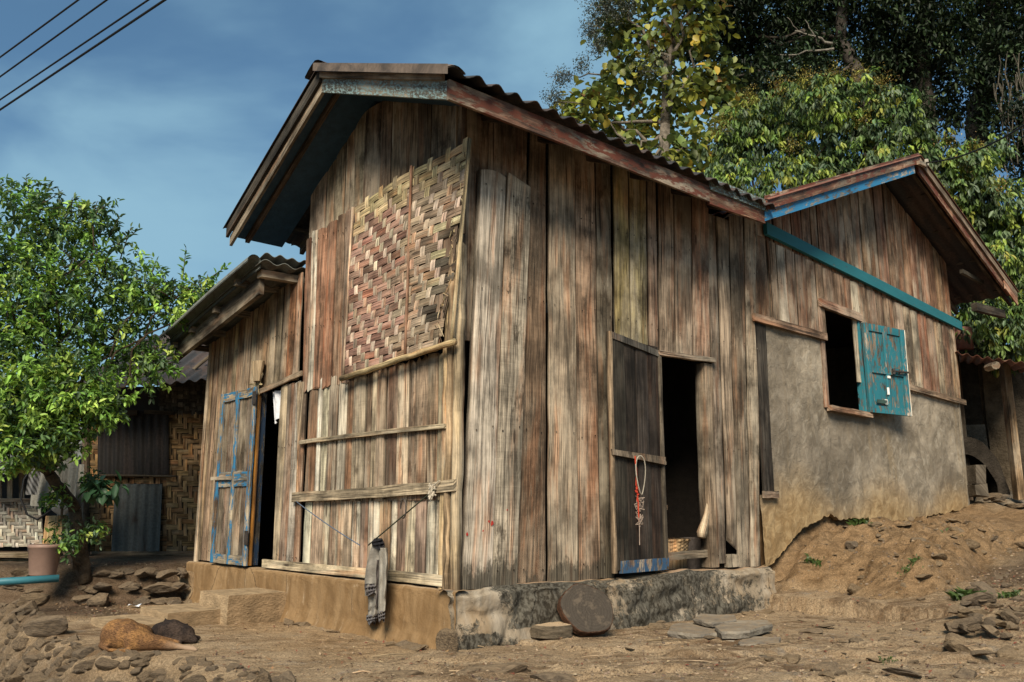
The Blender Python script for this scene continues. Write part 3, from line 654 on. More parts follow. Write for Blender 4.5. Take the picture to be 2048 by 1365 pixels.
mb.build('ridge_cap', MT['tin'], roof, smooth=True)
def bar(mb, p, q, side, h, col=(.15, .12, .1), wear=0, n=6, jit=.002):
    p, q = Vector(p), Vector(q); w = R(0, 90); vs = []; pc = []; L = (q-p).length
    for j in range(n+1):
        f = j/n; b = p.lerp(q, f)+UP*R(-jit, jit)
        for (x, z) in ((0, 0), (1, 0), (1, 1), (0, 1)): vs.append(b+side*x+h*z); pc.append((x*.03+z*h.length, f*L+w, w))
    fs = [(j*4+i, j*4+(i+1) % 4, (j+1)*4+(i+1) % 4, (j+1)*4+i) for j in range(n) for i in range(4)]+[(3, 2, 1, 0), (n*4, n*4+1, n*4+2, n*4+3)]
    if (q-p).cross(side).dot(h) > 0: pass
    mb.add(vs, fs, (*col, wear), pc)
def barobj(name, mat, par, *a, label=None, **k):
    m_ = MB(); bar(m_, *a, **k); return fix(m_.build(name, MT[mat], par, label=label))
B = -OW
barobj('barge_board', 'bluewhite', roof, HP(B, -OS, 3.75), HP(B, TR, 4.49), D2*.028, UP*.14, col=(.10, .09, .075), label='front barge board with flaking blue and white paint')
barobj('barge_board', 'wood', roof, HP(B-.03, -OS+.02, 3.895), HP(B-.03, TR, 4.615), D2*.028, UP*.10, col=(.165, .115, .08))
barobj('barge_board', 'wood', roof, HP(B, TR, 4.49), HP(B, TN, 3.51), D2*.028, UP*.10, col=(.17, .14, .11))
barobj('barge_board', 'wood_dark', roof, HP(B-.03, TR, 4.58), HP(B-.03, TN+.03, 3.60), D2*.028, UP*.12, col=(.05, .045, .04))
mb = MB()     # sheet folded over the front verge, then the dark verge on the far slope
def verge(t0, t1, fz, dz): 
    def f(u, v):
        t = lerp(t0, t1, u); z = fz(t)+dz-.02
        return HP(S0-.035+.16*v, t, z+.035*math.sin(v*3.1)+.006*math.sin(u*40)) 
    return f
mb.grid(40, 5, verge(-OS-.12, TR+.02, zS, RZ+.02), (.1, .1, .1, 0), True); mb.grid(40, 5, lambda u, v: verge(-OS-.12, TR+.02, zS, RZ+.02)(u, v)-UP*.01, (.1, .1, .1, 0))
mb.grid(2, 1, lambda u, v: HP(S0-.035, lerp(-OS-.12, TR+.02, u), zS(lerp(-OS-.12, TR+.02, u))+RZ+.02-.075*v), (.1, .1, .1, 0)); 
mb.build('verge_sheet', M_tin('brown_verge_sheet', (.13, .10, .08), (.06, .048, .04), .4), roof, smooth=True)
barobj('fascia_board', 'wood_red', roof, HP(B+.0, -OS, 3.745), HP(2.55, -OS, 3.755), -D1*.028, UP*.15, col=(.10, .06, .045), n=12, label='eaves board with faded rust-red paint')
barobj('fascia_board', 'wood_red', roof, HP(2.56, -OS+.01, 3.735), HP(3.50, -OS+.01, 3.76), -D1*.03, UP*.13, col=(.15, .085, .055))
barobj('fascia_board', 'bluewhite', roof, HP(2.56, -OS-.02, 3.87), HP(3.53, -OS-.02, 3.885), -D1*.02, UP*.12, col=(.08, .075, .065))
# soffit boards and rafters
mb = MB()
for s_ in [-.35+.6*i for i in range(7)]:
    p, q = HP(s_, -OS+.02, zS(-OS)+.06), HP(s_, TR, zS(TR)+.06); bar(mb, p, q, D2*.045, UP*.10, col=(.07, .055, .045)); p, q = HP(s_, TR, zN(TR)+.06), HP(s_, TN-.02, zN(TN)+.06); bar(mb, p, q, D2*.045, UP*.10, col=(.07, .055, .045))
for t_ in (-.3, .1, .5, .9): bar(mb, HP(B+.02, t_, zS(t_)+.15), HP(3.5, t_, zS(t_)+.15), D1*.05, UP*.03, col=(.06, .05, .04))
for t_ in (1.6, 2.0, 2.4, 2.8): bar(mb, HP(B+.02, t_, zN(t_)+.14), HP(3.9, t_, zN(t_)+.14), D1*.05, UP*.03, col=(.06, .05, .04))
fix(mb.build('rafter', MT['wood_dark'], roof))
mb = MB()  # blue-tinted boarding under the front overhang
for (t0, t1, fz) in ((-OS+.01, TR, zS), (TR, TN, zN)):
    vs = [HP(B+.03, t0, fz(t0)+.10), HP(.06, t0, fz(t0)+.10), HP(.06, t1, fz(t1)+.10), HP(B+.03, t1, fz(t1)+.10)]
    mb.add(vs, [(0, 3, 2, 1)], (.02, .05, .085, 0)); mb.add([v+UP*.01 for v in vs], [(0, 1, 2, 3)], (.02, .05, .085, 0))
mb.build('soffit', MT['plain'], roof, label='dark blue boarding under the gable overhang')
# lean-to roof
mb = MB(); zl = lambda t: 3.26-(t-2.35)*.19
p0 = HP(-.42, 4.72, zl(4.72)); p1 = HP(-.42, 2.42, zl(2.42)); nl = Vector((D1.x*.215, D1.y*.215, 1)).normalized()
corr(mb, p0, D2*4.2, p1-p0, nl, wl=.19, amp=.02, nv=5, jag=.01)
lt = mb.build('lean_to_roof', MT['tingrey'], house, smooth=True)
mb = MB()
def gut(u, v):
    t = lerp(2.50, 4.70, u); g = v*math.pi*1.25; return HP(-.46-.07*math.cos(g)-.0, t, zl(t)+.01+.075*math.sin(g)+.01*math.sin(u*5))
mb.grid(24, 10, gut, (.1, .1, .1, 0), True); mb.grid(24, 10, lambda u, v: gut(u, v)-UP*.008+D2*.004, (.1, .1, .1, 0))
mb.build('verge_sheet', MT['tingrey'], lt, smooth=True)
mb = MB(); bar(mb, HP(-.34, 2.62, zl(2.62)-.23), HP(-.34, 4.68, zl(4.68)-.23), D2*.05, UP*.18, col=(.055, .045, .036)); fix(mb.build('barge_board', MT['wood'], lt))
mb = MB()
bar(mb, HP(-.36, 2.55, 3.13), HP(.1, 2.50, 3.13), D1*.09, UP*.07, col=(.14, .115, .09)); bar(mb, HP(-.45, 2.9, 3.10), HP(.1, 2.9, 3.10), D1*.06, UP*.06, col=(.12, .1, .08))
for t_ in (3.5, 4.1, 4.6): bar(mb, HP(-.4, t_, zl(t_)-.10), HP(3.5, t_, zl(t_)-.10), D1*.06, UP*.06, col=(.10, .08, .06))
fix(mb.build('purlin', MT['wood'], lt))
mb = MB(); p0 = HP(-.40, 2.80, 3.22); corr(mb, p0, D2*.45, HP(-.40, 2.42, 3.32)-p0, nl, wl=.13, amp=.016, nv=2); mb.build('flashing_sheet', MT['tingrey'], lt, smooth=True)
# ================================================================ plaster wing
wing = empty('plaster_house', HP(6.5, 0, 0), 'house wing with grey plastered lower wall, planked gable and teal shutter', 'house')
mb = MB(); WX = 1912
xs = [1522, 1545, 1563, 1583, 1600, 1622, 1640, 1655, 1677, 1697, 1710, 1727, 1743, 1759, 1775, 1795, 1812, 1826, 1840, 1858, 1872, 1887, 1900, 1912]
sx = [T_(x, 700)[0] for x in xs]; sx[0] = 4.0
wc = [(.205, .135, .10), (.225, .15, .105), (.27, .205, .155), (.16, .10, .07), (.31, .26, .21), (.15, .085, .055), (.20, .12, .08)]
for i in range(len(sx)-1):
    a, b = sx[i], sx[i+1]; c = tone(random.choice(wc)); mid_s = (a+b)/2
    zz = 3.9-(mid_s-4.4)*.065           # height of the teal trim
    zlow = 2.93 if mid_s < 5.5 else (3.30 if mid_s < 6.35 else 2.50)
    lo = lambda s: (zlow-.01)
    gap = R(.008, .02)
    board(mb, FS, (a+gap, lo(a)), (b-gap*.5, lo(b)), (b-gap*.5, zz), (a+gap, zz), off=.005+R(-.003, .006), col=c, wob=.006, rot_len=0)
    c2 = tone(random.choice(wc[:2]+wc[3:4]+wc[5:])); zt = lambda s: zwing(s)+.10
    board(mb, FS, (a+gap, zz+.005), (b-gap*.5, zz+.005), (b-gap*.5, zt(b)), (a+gap, zt(a)), off=-.012+R(-.003, .006), col=c2, wob=.005, rot_len=0)
wing_w = mb.build('gable_boards', MT['wood'], wing)
mb = MB()
SE = 9.33
def wall_patch(s0, s1, z0f, z1f, nu, nv, leftfix=None):
    def f(u, v):
        s = lerp(s0, s1, u); z = lerp(z0f(s), z1f(s), v); p = (s*1.3, 2, z*1.3)
        return FS(s, z, -.012+.020*nz(p, 1.)+.009*nz(p, 5)+.004*nz(p, 16)+.035*(v < .001)*0-.0)
    mb.grid(nu, nv, f, lambda u, v: (.3, .28, .24, max(0, 1.0-(lerp(z0f(lerp(s0, s1, u)), z1f(lerp(s0, s1, u)), v)-.3)/1.25+.12*math.sin(lerp(s0, s1, u)*3))), False, lambda u, v: (lerp(s0, s1, u), .3, lerp(z0f(lerp(s0, s1, u)), z1f(lerp(s0, s1, u)), v)))
BRK = ([3.9, 4.12, 4.3, 4.47, 4.9, 5.35, 6.3, 7.2, 8.7, 9.4], [.36, .42, .48, .60, .80, .88, .83, .80, .93, .97])
lo = lambda s: float(np.interp(s, *BRK))+.05*nz((s*3.1, 1, 4))+.035*nz((s*11, 2, 4))+.015*nz((s*33, 2, 4))
wall_patch(4.22, 5.50, lo, lambda s: 2.93, 60, 110); wall_patch(5.50, 6.35, lo, lambda s: 2.13, 40, 80); wall_patch(6.35, SE, lo, lambda s: 2.52, 100, 100)
wall_patch(4.0, 4.22, lo, lambda s: 1.10, 12, 40)
mb.grid(260, 2, lambda u, v: FS(lerp(3.98, SE, u), lo(lerp(3.98, SE, u)), -.012-.07*v), (.3, .25, .2, .5), False)
pl = mb.build('plaster_wall', MT['plaster'], wing, smooth=True)
mb = MB(); mb.grid(200, 24, lambda u, v: FS(lerp(3.98, SE, u), lerp(.2, 1.1, v), -.10+.03*nz((u*16, 1, v*3), 2.)+.014*nz((u*16, 1, v*3), 9.)), (.14, .088, .045, 0)); mb.build('footing', MT['mud'], wing, label='crumbling brown earth footing under the broken plaster edge', smooth=True)
mb = MB()
def slab2(p0, p1, z0, z1, col, th=.05):
    d = p1-p0; n_ = Vector((-d.y, d.x, 0)).normalized()*th; mb.box(Vector((p0.x, p0.y, z0)), d, n_, Vector((0, 0, z1-z0)), col)
slab2(HP(SE+.045, .0, 0), HP(SE+.045, 4, 0), .3, 3.75, (.2, .17, .13, 0)); slab2(HP(4.0, 4.4, 0), HP(SE, 4.4, 0), .3, 3.8, (.1, .08, .06, 0)); slab2(HP(4.06, .1, 0), HP(4.06, 4.4, 0), .3, 3.9, (.05, .04, .03, 0)); mb.box(HP(4.06, .06, 3.55), D2*5.25, D1*4.3, UP*.04, (.04, .03, .025, 0))
mb.build('side_wall', MT['plain'], wing)
mb = MB()     # narrow dark panel beside the planks
board(mb, FS, (4.03, 1.12), (4.22, 1.12), (4.24, 2.93), (4.03, 2.93), off=.012, th=.03, col=(.035, .03, .026), jag_b=.02); mb.build('dark_strip', MT['wood_dark'], wing)
mb = MB(); rail(mb, FS, (4.0, 1.07), (4.27, 1.07), .07, .0, .03, (.28, .24, .2)); mb.build('wood_block', MT['wood'], wing)
mb = MB(); rail(mb, FS, (3.98, 2.915), (5.5, 2.90), .085, .012, .035, (.215, .14, .10)); mb.build('rail', MT['wood'], wing)
mb = MB(); rail(mb, FS, (6.5, 2.55), (9.5, 2.46), .075, .012, .035, (.20, .14, .10)); mb.build('rail', MT['wood'], wing)
mb = MB(); rail(mb, FS, (4.3, 3.94), (9.62, 3.60), .135, .012, .045, (.10, .09, .08)); mb.build('trim_board', MT['teal'], wing, label='long sloping teal painted trim board')
# window
mb = MB(); s0, s1, z0, z1 = 5.48, 6.37, 2.13, 3.30
rail(mb, FS, (s0-.06, z1-.0), (s1+.05, z1-.04), .10, .006, .045, (.22, .13, .095)); rail(mb, FS, (s0-.03, z0-.06), (s1+.08, z0-.07), .06, .0, .07, (.27, .19, .14))
board(mb, FS, (s0-.07, z0-.02), (s0+.02, z0-.02), (s0+.02, z1), (s0-.07, z1), off=.012, th=.06, col=(.21, .14, .105))
wf = mb.build('window_frame', MT['wood'], wing)
mb = MB(); board(mb, FS, (s1-.03, z0), (s1+.03, z0), (s1+.03, z1), (s1-.03, z1), off=.03, th=.08, col=(.1, .1, .1)); mb.build('jamb', MT['teal2'], wf)
hw = HP(s1, -.06, 0); wl_ = .86; dd = swing(hw, wl_, D2, -D1, 1812, 2.7, .05, 2.2)
no2 = Vector((-dd.y, dd.x, 0)); no2 = no2 if no2.y < 0 else -no2
FH = leaf_frame(hw, dd, no2); mb = MB(); za, zb2 = 2.12, 3.24
board(mb, FH, (.0, za), (wl_, za), (wl_, zb2), (.0, zb2), off=0, th=.015, col=(.16, .13, .1), wob=0)
sh = fix(mb.build('shutter', MT['teal2'], wing, label='open teal panelled shutter with peeling paint'))
mb = MB()
for a_ in (0, wl_/2-.045, wl_-.09): board(mb, FH, (a_, za), (a_+.09, za), (a_+.09, zb2), (a_, zb2), off=.026, th=.026, col=(.30, .28, .25) if a_ > .5 else (.16, .14, .12), wob=.001)
for z_ in (za, 2.62, zb2-.09): board(mb, FH, (.09, z_), (wl_-.09, z_), (wl_-.09, z_+.09), (.09, z_+.09), off=.022, th=.022, col=(.16, .14, .12), wob=.001)
fix(mb.build('frame', MT['teal2'], sh))
mb = MB(); board(mb, FH, (wl_, za), (wl_+.012, za), (wl_+.012, zb2), (wl_, zb2), off=.024, th=.045, col=(.5, .48, .44), wob=.001); fix(mb.build('edge_strip', MT['wood_pale'], sh))
mb = MB(); 
mb.tube([FH(.50, 2.665, .05), FH(.82, 2.675, .05)], .014, 8, (.04, .03, .03, 0)); mb.tube([FH(.52, 2.70, .045), FH(.52, 2.63, .045)], .02, 8, (.04, .03, .03, 0)); mb.tube([FH(.66, 2.70, .045), FH(.66, 2.64, .045)], .016, 8, (.04, .03, .03, 0)); mb.build('latch', MT['metal'], sh)
for (a_, z_, w__, h_, c_) in ((.40, 2.57, .05, .03, (.75, .75, .7, 0)), (.37, 2.36, .03, .09, (.8, .8, .76, 0)), (.14, 2.24, .2, .045, (.03, .06, .05, 0)), (.30, 2.235, .05, .06, (.7, .72, .66, 0))):
    mb = MB(); mb.box(FH(a_, z_, .026), dd*w__, no2*.012, UP*h_, c_); mb.build('paper_scrap', MT['plain'], sh)
mb = MB(); mb.tube([FS(5.5, 2.98, -.3), FS(6.3, 2.55, -.9)], .006, 5, (.3, .3, .3, 0)); mb.build('stay_wire', MT['metal'], wf)
# wing roof
mb = MB(); slw = (ZWR-ZW0)/(SW-3.5); nw1 = Vector((-D2.x*slw, -D2.y*slw, 1)).normalized(); srw = (ZWR-3.98)/(10.75-SW); nw2 = Vector((D2.x*srw, D2.y*srw, 1)).normalized()
def wp(s, t, dz): return HP(s, t, zwing(s)+dz)
WZ = .22; t0 = -OS-.08
p0 = wp(3.48, t0, WZ); corr(mb, p0, D1*6., wp(SW, t0, WZ)-p0, nw1, wl=.19, amp=.016, nv=8, jag=.006)
p0 = wp(10.62, t0, WZ); corr(mb, p0, D1*6., wp(SW, t0, WZ)-p0, nw2, wl=.19, amp=.016, nv=6)
wr = mb.build('roof', MT['tinred'], wing, smooth=True)
mb = MB(); p0 = wp(3.5, t0+.03, WZ-.045); corr(mb, p0, D1*5.9, wp(SW, t0+.03, WZ-.045)-p0, nw1, wl=.19, amp=.014, nv=3); p0 = wp(10.58, t0+.03, WZ-.045); corr(mb, p0, D1*5.9, wp(SW, t0+.03, WZ-.045)-p0, nw2, wl=.19, amp=.014, nv=3); mb.build('added_dark_sheet', MT['tin'], wr, smooth=True)  # second dark sheet added below so the roof underside reads dark
barobj('barge_board', 'wood_red', wr, HP(3.49, -OS-.03, ZW0+.115), HP(SW, -OS-.03, ZWR+.115), -D1*.028, UP*.15, col=(.13, .075, .05), n=10, label='upper barge board in worn rust-red')
barobj('barge_board', 'blue2', wr, HP(3.49, -OS, ZW0), HP(SW-.12, -OS, ZWR-.05), -D1*.028, UP*.13, col=(.15, .15, .15), n=10, label='lower barge board in flaking bright blue')
barobj('barge_board', 'wood_red', wr, HP(SW, -OS, ZWR-.0), HP(10.3, -OS, zwing(10.3)-.0), -D1*.03, UP*.12, col=(.20, .12, .08), n=10)
barobj('barge_board', 'wood', wr, HP(SW, -OS-.03, ZWR+.115), HP(10.58, -OS-.03, zwing(10.58)+.115), -D1*.03, UP*.10, col=(.17, .13, .10), n=10)
barobj('barge_board', 'wood', wr, HP(10.05, -OS-.05, zwing(10.05)-.04), HP(10.52, -OS-.05, zwing(10.52)-.04), -D1*.02, UP*.13, col=(.25, .13, .09))
mb = MB(); bar(mb, HP(SW-.12, -OS-.06, ZWR+.06), HP(SW+.12, -OS-.06, ZWR+.08), -D1*.04, UP*.05, col=(.32, .3, .26)); mb.tube([HP(SW+.12, -OS-.09, ZWR+.10), HP(SW+.12, -OS-.09, ZWR+.19)], .03, 8, (.4, .38, .35, 0)); fix(mb.build('insulator_block', MT['wood_pale'], wr))
mb = MB()
for k in range(6): t_ = t0+.15+k*.8; bar(mb, wp(SW, t_, .08), wp(10.7, t_, .08), D1*.05, UP*.10, col=(.08, .065, .05)); bar(mb, wp(SW, t_, .08), wp(4.1 if t_ > 0 else 3.55, t_, .08), D1*.05, UP*.10, col=(.08, .065, .05))
for s_ in (8., 8.8, 9.6, 10.4): bar(mb, wp(s_, t0+.05, .17), wp(s_, 4.5, .17), D2*.06, UP*.03, col=(.07, .06, .05))
bar(mb, HP(9.3, -.40, 3.80), HP(10.45, -.40, 3.86), D1*.08, UP*.12, col=(.05, .042, .034)); bar(mb, HP(9.2, -.3, 4.36), HP(10.0, -.3, 4.33), D1*.05, UP*.06, col=(.05, .042, .034))
fix(mb.build('rafter', MT['wood_dark'], wr))
# wires tie ... clothes line
def wline(name, pts, r, col, lab, cat='rope', grp=None): return hang(name, pts, r, col, lab, cat, group=grp)
def sagp(a, b, sag, n=10): return [a.lerp(b, i/n)-UP*sag*4*(i/n)*(1-i/n) for i in range(n+1)]
A_ = FW(*W_(607, 1003), .075); B_ = FW(*W_(748, 1090), .13); C_ = FW(*W_(765, 1090), .13); D_ = FW(*W_(885, 980), .075)
wline('blue_rope', sagp(A_, B_, .012), .0045, (.09, .12, .17), 'thin blue-grey rope running from the rail down to the hanging jacket')
wline('dark_rope', sagp(C_, D_, .0), .0055, (.04, .045, .03), 'dark green rope from the jacket up to the corner end of the rail')
mb = MB(); q = FW(*W_(881, 983), .07)
for k in range(9): mb.tube([q+Vector((R(-.03, .03), R(-.02, .0), R(-.06, .06))) for _ in range(4)], .005, 4, (.45, .40, .32, 0))
mb.tube([FW(*W_(893, 962), .06), FW(*W_(880, 975), .08), FW(*W_(872, 990), .075), FW(*W_(878, 1005), .07)], .005, 4, (.45, .40, .32, 0))
mb.build('knotted_string', MT['cloth'], label='pale knotted string tied round the corner end of the rail', cat='string')
mb = MB(); q = W_(833, 1018); mb.tube([FW(q[0]+.05*math.cos(g)*.7, q[1]+.07*math.sin(g), .12) for g in [x*.4 for x in range(0, 13)]], .006, 5, (.03, .03, .025, 0)); mb.build('rope_hook', MT['metal'], label='small dark hook of bent wire on the dark green rope', cat='hook')
# ================================================================ ground
def _h2(ix, iy, seed): 
    n = (ix*374761393+iy*668265263+seed*974634777) & 0xffffffff; n = ((n ^ (n >> 13))*1274126177) & 0xffffffff
    return ((n ^ (n >> 16)) & 0xffff)/65535.
def vn(x, y, seed=0):
    x = np.asarray(x, float); y = np.asarray(y, float); ix = np.floor(x).astype(np.int64); iy = np.floor(y).astype(np.int64); fx = x-ix; fy = y-iy
    fx = fx*fx*(3-2*fx); fy = fy*fy*(3-2*fy)
    return (_h2(ix, iy, seed)*(1-fx)+_h2(ix+1, iy, seed)*fx)*(1-fy)+(_h2(ix, iy+1, seed)*(1-fx)+_h2(ix+1, iy+1, seed)*fx)*fy-.5
def fbm(x, y, o=4, seed=0, g=.5):
    a = 1.; r = 0
    for i in range(o): r = r+a*vn(x*2**i+i*17.3, y*2**i-i*9.1, seed+i); a *= g
    return r
EDG = [gz(px, py, 0) for px, py in ((-500, 1130), (-60, 1206), (60, 1222), (110, 1264), (150, 1297), (230, 1310), (330, 1316), (430, 1334), (520, 1354), (600, 1385), (800, 1420), (1300, 1425), (2200, 1440))]
EX = np.array([p.x for p in EDG]); EY = np.array([p.y for p in EDG])
def sm(x, a, b): k = np.clip((x-a)/(b-a), 0, 1); return k*k*(3-2*k)
def height(x, y, fine=True, tone_=False):
    x = np.atleast_1d(np.asarray(x, float)); y = np.atleast_1d(np.asarray(y, float))
    s = (x-O.x)*D2.x+(y-O.y)*D2.y; t = (x-O.x)*D1.x+(y-O.y)*D1.y
    h = .02*fbm(x*.9, y*.9, 3, 5)
    # rise of the lane on the right, and the earth bank against the wing
    lane = np.interp(s, [2.6, 3.3, 5.3, 8.4, 11.3, 30], [0, .06, .36, .83, 1.17, 1.3])*sm(-t+s*.0, -.5, .3)*sm(t, 7, 3)
    lane = lane*np.where(s > 3.8, 1, sm(-t, 1.2, 2.2))
    sw = s+.22*fbm(t*2.3+9, s*1.1, 3, 21)+.13*np.cos(t*5.)
    bank = np.interp(sw, [3.95, 4.1, 4.3, 4.6, 4.9, 5.3, 6.3, 7.2, 8.7, 12], [0, .16, .34, .55, .68, .80, .82, .84, .97, 1.25])
    tw = -t+.20*fbm(s*2.1, t*2.+4, 3, 31)
    bank = bank*(1-.16*np.clip(-t, 0, 2))*(1-sm(tw, 1.25, 1.85))+.0
    bank = bank*sm(-t, -.6, -.3)-.13*np.exp(-((t+.03)/.11)**2)*(s > 4.1)*(s < 9.2)
    h = h+np.where((s > 4.1)*(s < 9.2)*(t > -1.2), bank, np.maximum(lane, bank))
    # yard behind the low stone wall
    yard = .36*sm(y+.25*fbm(x*1.5, y*.5, 2, 3), 9.05, 9.45)*sm(-x, 2.2, 2.8)
    h = h+yard*sm(t, 4.4, 4.9)
    h = np.where((y > 18), np.maximum(h, 1.0*sm(y, 18, 26)), h)
    # the terrace edge
    ey = np.interp(x, EX, EY); dm = np.full(x.shape, 1e9)
    for i in range(len(EX)-1):
        ax, ay, bx, by = EX[i], EY[i], EX[i+1], EY[i+1]; L2 = (bx-ax)**2+(by-ay)**2
        k = np.clip(((x-ax)*(bx-ax)+(y-ay)*(by-ay))/L2, 0, 1); dm = np.minimum(dm, np.hypot(x-ax-k*(bx-ax), y-ay-k*(by-ay)))
    d = np.where(y > ey, dm, -dm)+.14*fbm(x*2.2, y*2.2, 3, 41)
    h = h-.62*sm(-d, -.02, .55)-.05*sm(-d, .3, 1.5)
    out = -d
    if fine:
        m = sm(-d, -.1, .3); bk = np.clip(bank*2, 0, 1)
        rg = 1-2*np.abs(fbm(s*1.9, t*2.6, 4, 55)); h = h+(.012+.06*m+.07*bk)*fbm(x*5, y*7, 4, 51)+(.007+.035*m+.034*bk)*fbm(x*17, y*24, 3, 61)+bk*.11*(rg-.6)+(.014+.012*m)*np.abs(fbm(x*9, y*16, 3, 65))
        # flakes of stone breaking the surface in the foreground
        fl = fbm(x*1.6+y*.8, y*5.5, 4, 71); h = h+.045*np.clip(fl-.10, 0, .16)/.16*(sm(-y, -7.6, -5.6))*sm(x, -1.2, .2)
    if tone_:
        bk = np.clip(bank*3.5, 0, 1)*(1-sm(s, 9.3, 9.8)); n = fbm(x*1.3, y*1.3, 4, 91)
        c = np.zeros(x.shape+(4,)); c[:] = (.3, .22, .13, 0)
        def put(m, col): 
            m = np.clip(m, 0, 1)[:, None]; c[:] = c*(1-m)+np.array(col)*m
        put(bk, (.175, .113, .060, .82)); put(sm(s, 4.2, 5)*sm(-t, 1.35, 1.8), (.085, .06, .04, .8)); put(sm(y, 7.6, 8.3)*sm(-x, 2.4, 3.1), (.075, .052, .036, .85))
        put(sm(-d, -.05, .2), (.11, .085, .06, .6)); put(sm(s, 9.4, 10), (.20, .18, .15, .7))
        put(sm(-s, .0, .3)*sm(t, -.2, .2)*sm(-s-.5+n*.5, .5, 0)*sm(t, 4.6, 4.), (.32, .22, .125, .55))
        return h, c
    return h
def hz(x, y): return float(height(x, y)[0])
def axis(a, b, step, far, g=1.18):
    m = list(np.arange(a, b, step)); lo, hi = [], []; q, st = a, step
    while q > -far: st *= g; q -= st; lo.append(q)
    q, st = b, step
    while q < far: st *= g; q += st; hi.append(q)
    return np.array(lo[::-1]+m+hi)
gx = axis(-5.6, 5.6, .026, 500); gy = axis(4.6, 10.2, .022, 500)
X, Y = np.meshgrid(gx, gy); Zh, Ct = height(X.ravel(), Y.ravel(), True, True)
me = bpy.data.meshes.new('ground'); nxx, nyy = len(gx), len(gy)
V = np.stack([X.ravel(), Y.ravel(), Zh], 1); idx = np.arange(nxx*nyy).reshape(nyy, nxx)
Fq = np.stack([idx[:-1, :-1], idx[:-1, 1:], idx[1:, 1:], idx[1:, :-1]], -1).reshape(-1, 4)
def npmesh(me, V, Fq, C, smooth=False):
    me.vertices.add(len(V)); me.vertices.foreach_set('co', V.astype(np.float32).ravel()); k = Fq.shape[1]
    me.loops.add(Fq.size); me.loops.foreach_set('vertex_index', Fq.astype(np.int32).ravel())
    me.polygons.add(len(Fq)); me.polygons.foreach_set('loop_start', np.arange(0, Fq.size, k, dtype=np.int32)); me.update(calc_edges=True)
    a = me.attributes.new('tone', 'FLOAT_COLOR', 'POINT'); a.data.foreach_set('color', C.astype(np.float32).ravel())
    if smooth: me.polygons.foreach_set('use_smooth', np.ones(len(Fq), bool))
npmesh(me, V, Fq, Ct, True); me.materials.append(MT['ground'])
g_ = bpy.data.objects.new('ground', me); COL.objects.link(g_); tag(g_, 'packed ochre mud ground with stony patches and an earth bank', 'ground', kind='structure')
# ================================================================ stones
import bmesh
def rock_mesh(name, seed, flat=.6, sub=3, cuts=11, rough=.05):
    random.seed(seed); bm = bmesh.new(); bmesh.ops.create_icosphere(bm, subdivisions=sub, radius=1)
    pl = [(Vector((R(-1, 1), R(-1, 1), R(-.8, 1))).normalized(), R(.42, .8)) for _ in range(cuts)]+[(Vector((0, 0, 1)), R(.45, .8))]
    of = Vector((R(0, 99), R(0, 99), R(0, 99)))
    for v in bm.verts:
        p = v.co.copy()
        for d, o in pl:
            k = p.dot(d)-o
            if k > 0: p -= d*k
        p += p.normalized()*(mn.noise(p*2.5+of)*rough*1.6+mn.noise(p*8+of)*rough*.6)
        p.z *= flat; v.co = p
    me = bpy.data.meshes.new(name); bm.to_mesh(me); bm.free(); me.materials.append(MT['stone']); return me
RK = [rock_mesh('stone', i, R(.5, .8)) for i in range(7)]; RF = [rock_mesh('flat_stone', 30+i, .28, cuts=14) for i in range(5)]
OCH = M_stone('ochre_stone', ((.13, .088, .05), (.28, .205, .125))); RO = []
for m_ in RK+RF[:2]: q_ = m_.copy(); q_.materials[0] = OCH; RO.append(q_)
def put_rock(me, p, sx, sy, sz, rz, tilt=.15, name='stone', lab='', cat='stone', grp=None, mat=None):
    o = bpy.data.objects.new(name, me); COL.objects.link(o); o.location = p; o.scale = (sx, sy, sz); o.rotation_euler = (R(-tilt, tilt), R(-tilt, tilt), rz)
    return tag(o, lab, cat, grp)
random.seed(5); n_ = 0
for i in range(4000):                       # stones of the rubble terrace face
    if n_ >= 270: break
    px, py = R(-10, 330)**1., R(1200, 1365)
    x = R(-5.2, -1.2); y = R(4.9, 9.5); ey = float(np.interp(x, EX, EY))
    if not (ey-.75 < y < ey+.10): continue
    z = hz(x, y); q = proj(Vector((x, y, z)))
    if not (-30 < q[0] < 640 and q[1] < 1390): continue
    r = R(.03, .065) if random.random() < .85 else R(.065, .10)
    put_rock(random.choice(RK), (x, y, z-r*.05), r*R(.9, 1.4), r, r*R(.7, 1.1), R(0, 6.3), .5, 'rubble_stone', 'brown broken stone packed in the rubble face of the terrace at the lower left', 'stone', 'stones of the rubble terrace face'); n_ += 1
for i in range(26):                         # stones laid flat on its rim
    f = R(0, 1); px = lerp(20, 560, f); py = np.interp(px, [0, 60, 110, 150, 230, 330, 430, 520, 600], [1206, 1214, 1250, 1285, 1300, 1308, 1325, 1345, 1365])+R(-22, 6)
    if 195 < px < 390 and py < 1312: continue
    p = gz(px, py, 0); p.z = hz(p.x, p.y)-.02; r = R(.05, .10)
    put_rock(random.choice(RF+RK[:2]), p, r*1.4, r, r*.8, R(0, 6.3), .15, 'rim_stone', 'flat grey-brown stone bedded along the rim of the terrace', 'stone', 'stones along the terrace rim')
n_ = 0
for i in range(400):                        # low dry wall between yard and hut
    if n_ >= 78: break
    px = R(20, 392); lev = random.choice((0, 1, 2)); x = gz(px, 1200, 0).x; y = 9.18+R(-.12, .12)+lev*.10
    x = (px-CX)/1713*y*1.0; r = R(.055, .115)
    if random.random() < .2: r *= 1.35
    put_rock(random.choice(RK), (x, y, .03+lev*.13+R(-.02, .03)), r*R(1.1, 1.6), r, r*R(.7, .9), R(-.5, .5), .3, 'wall_stone', 'dark loose stone of the low dry wall in front of the bamboo hut', 'stone', 'stones of the low dry wall'); n_ += 1
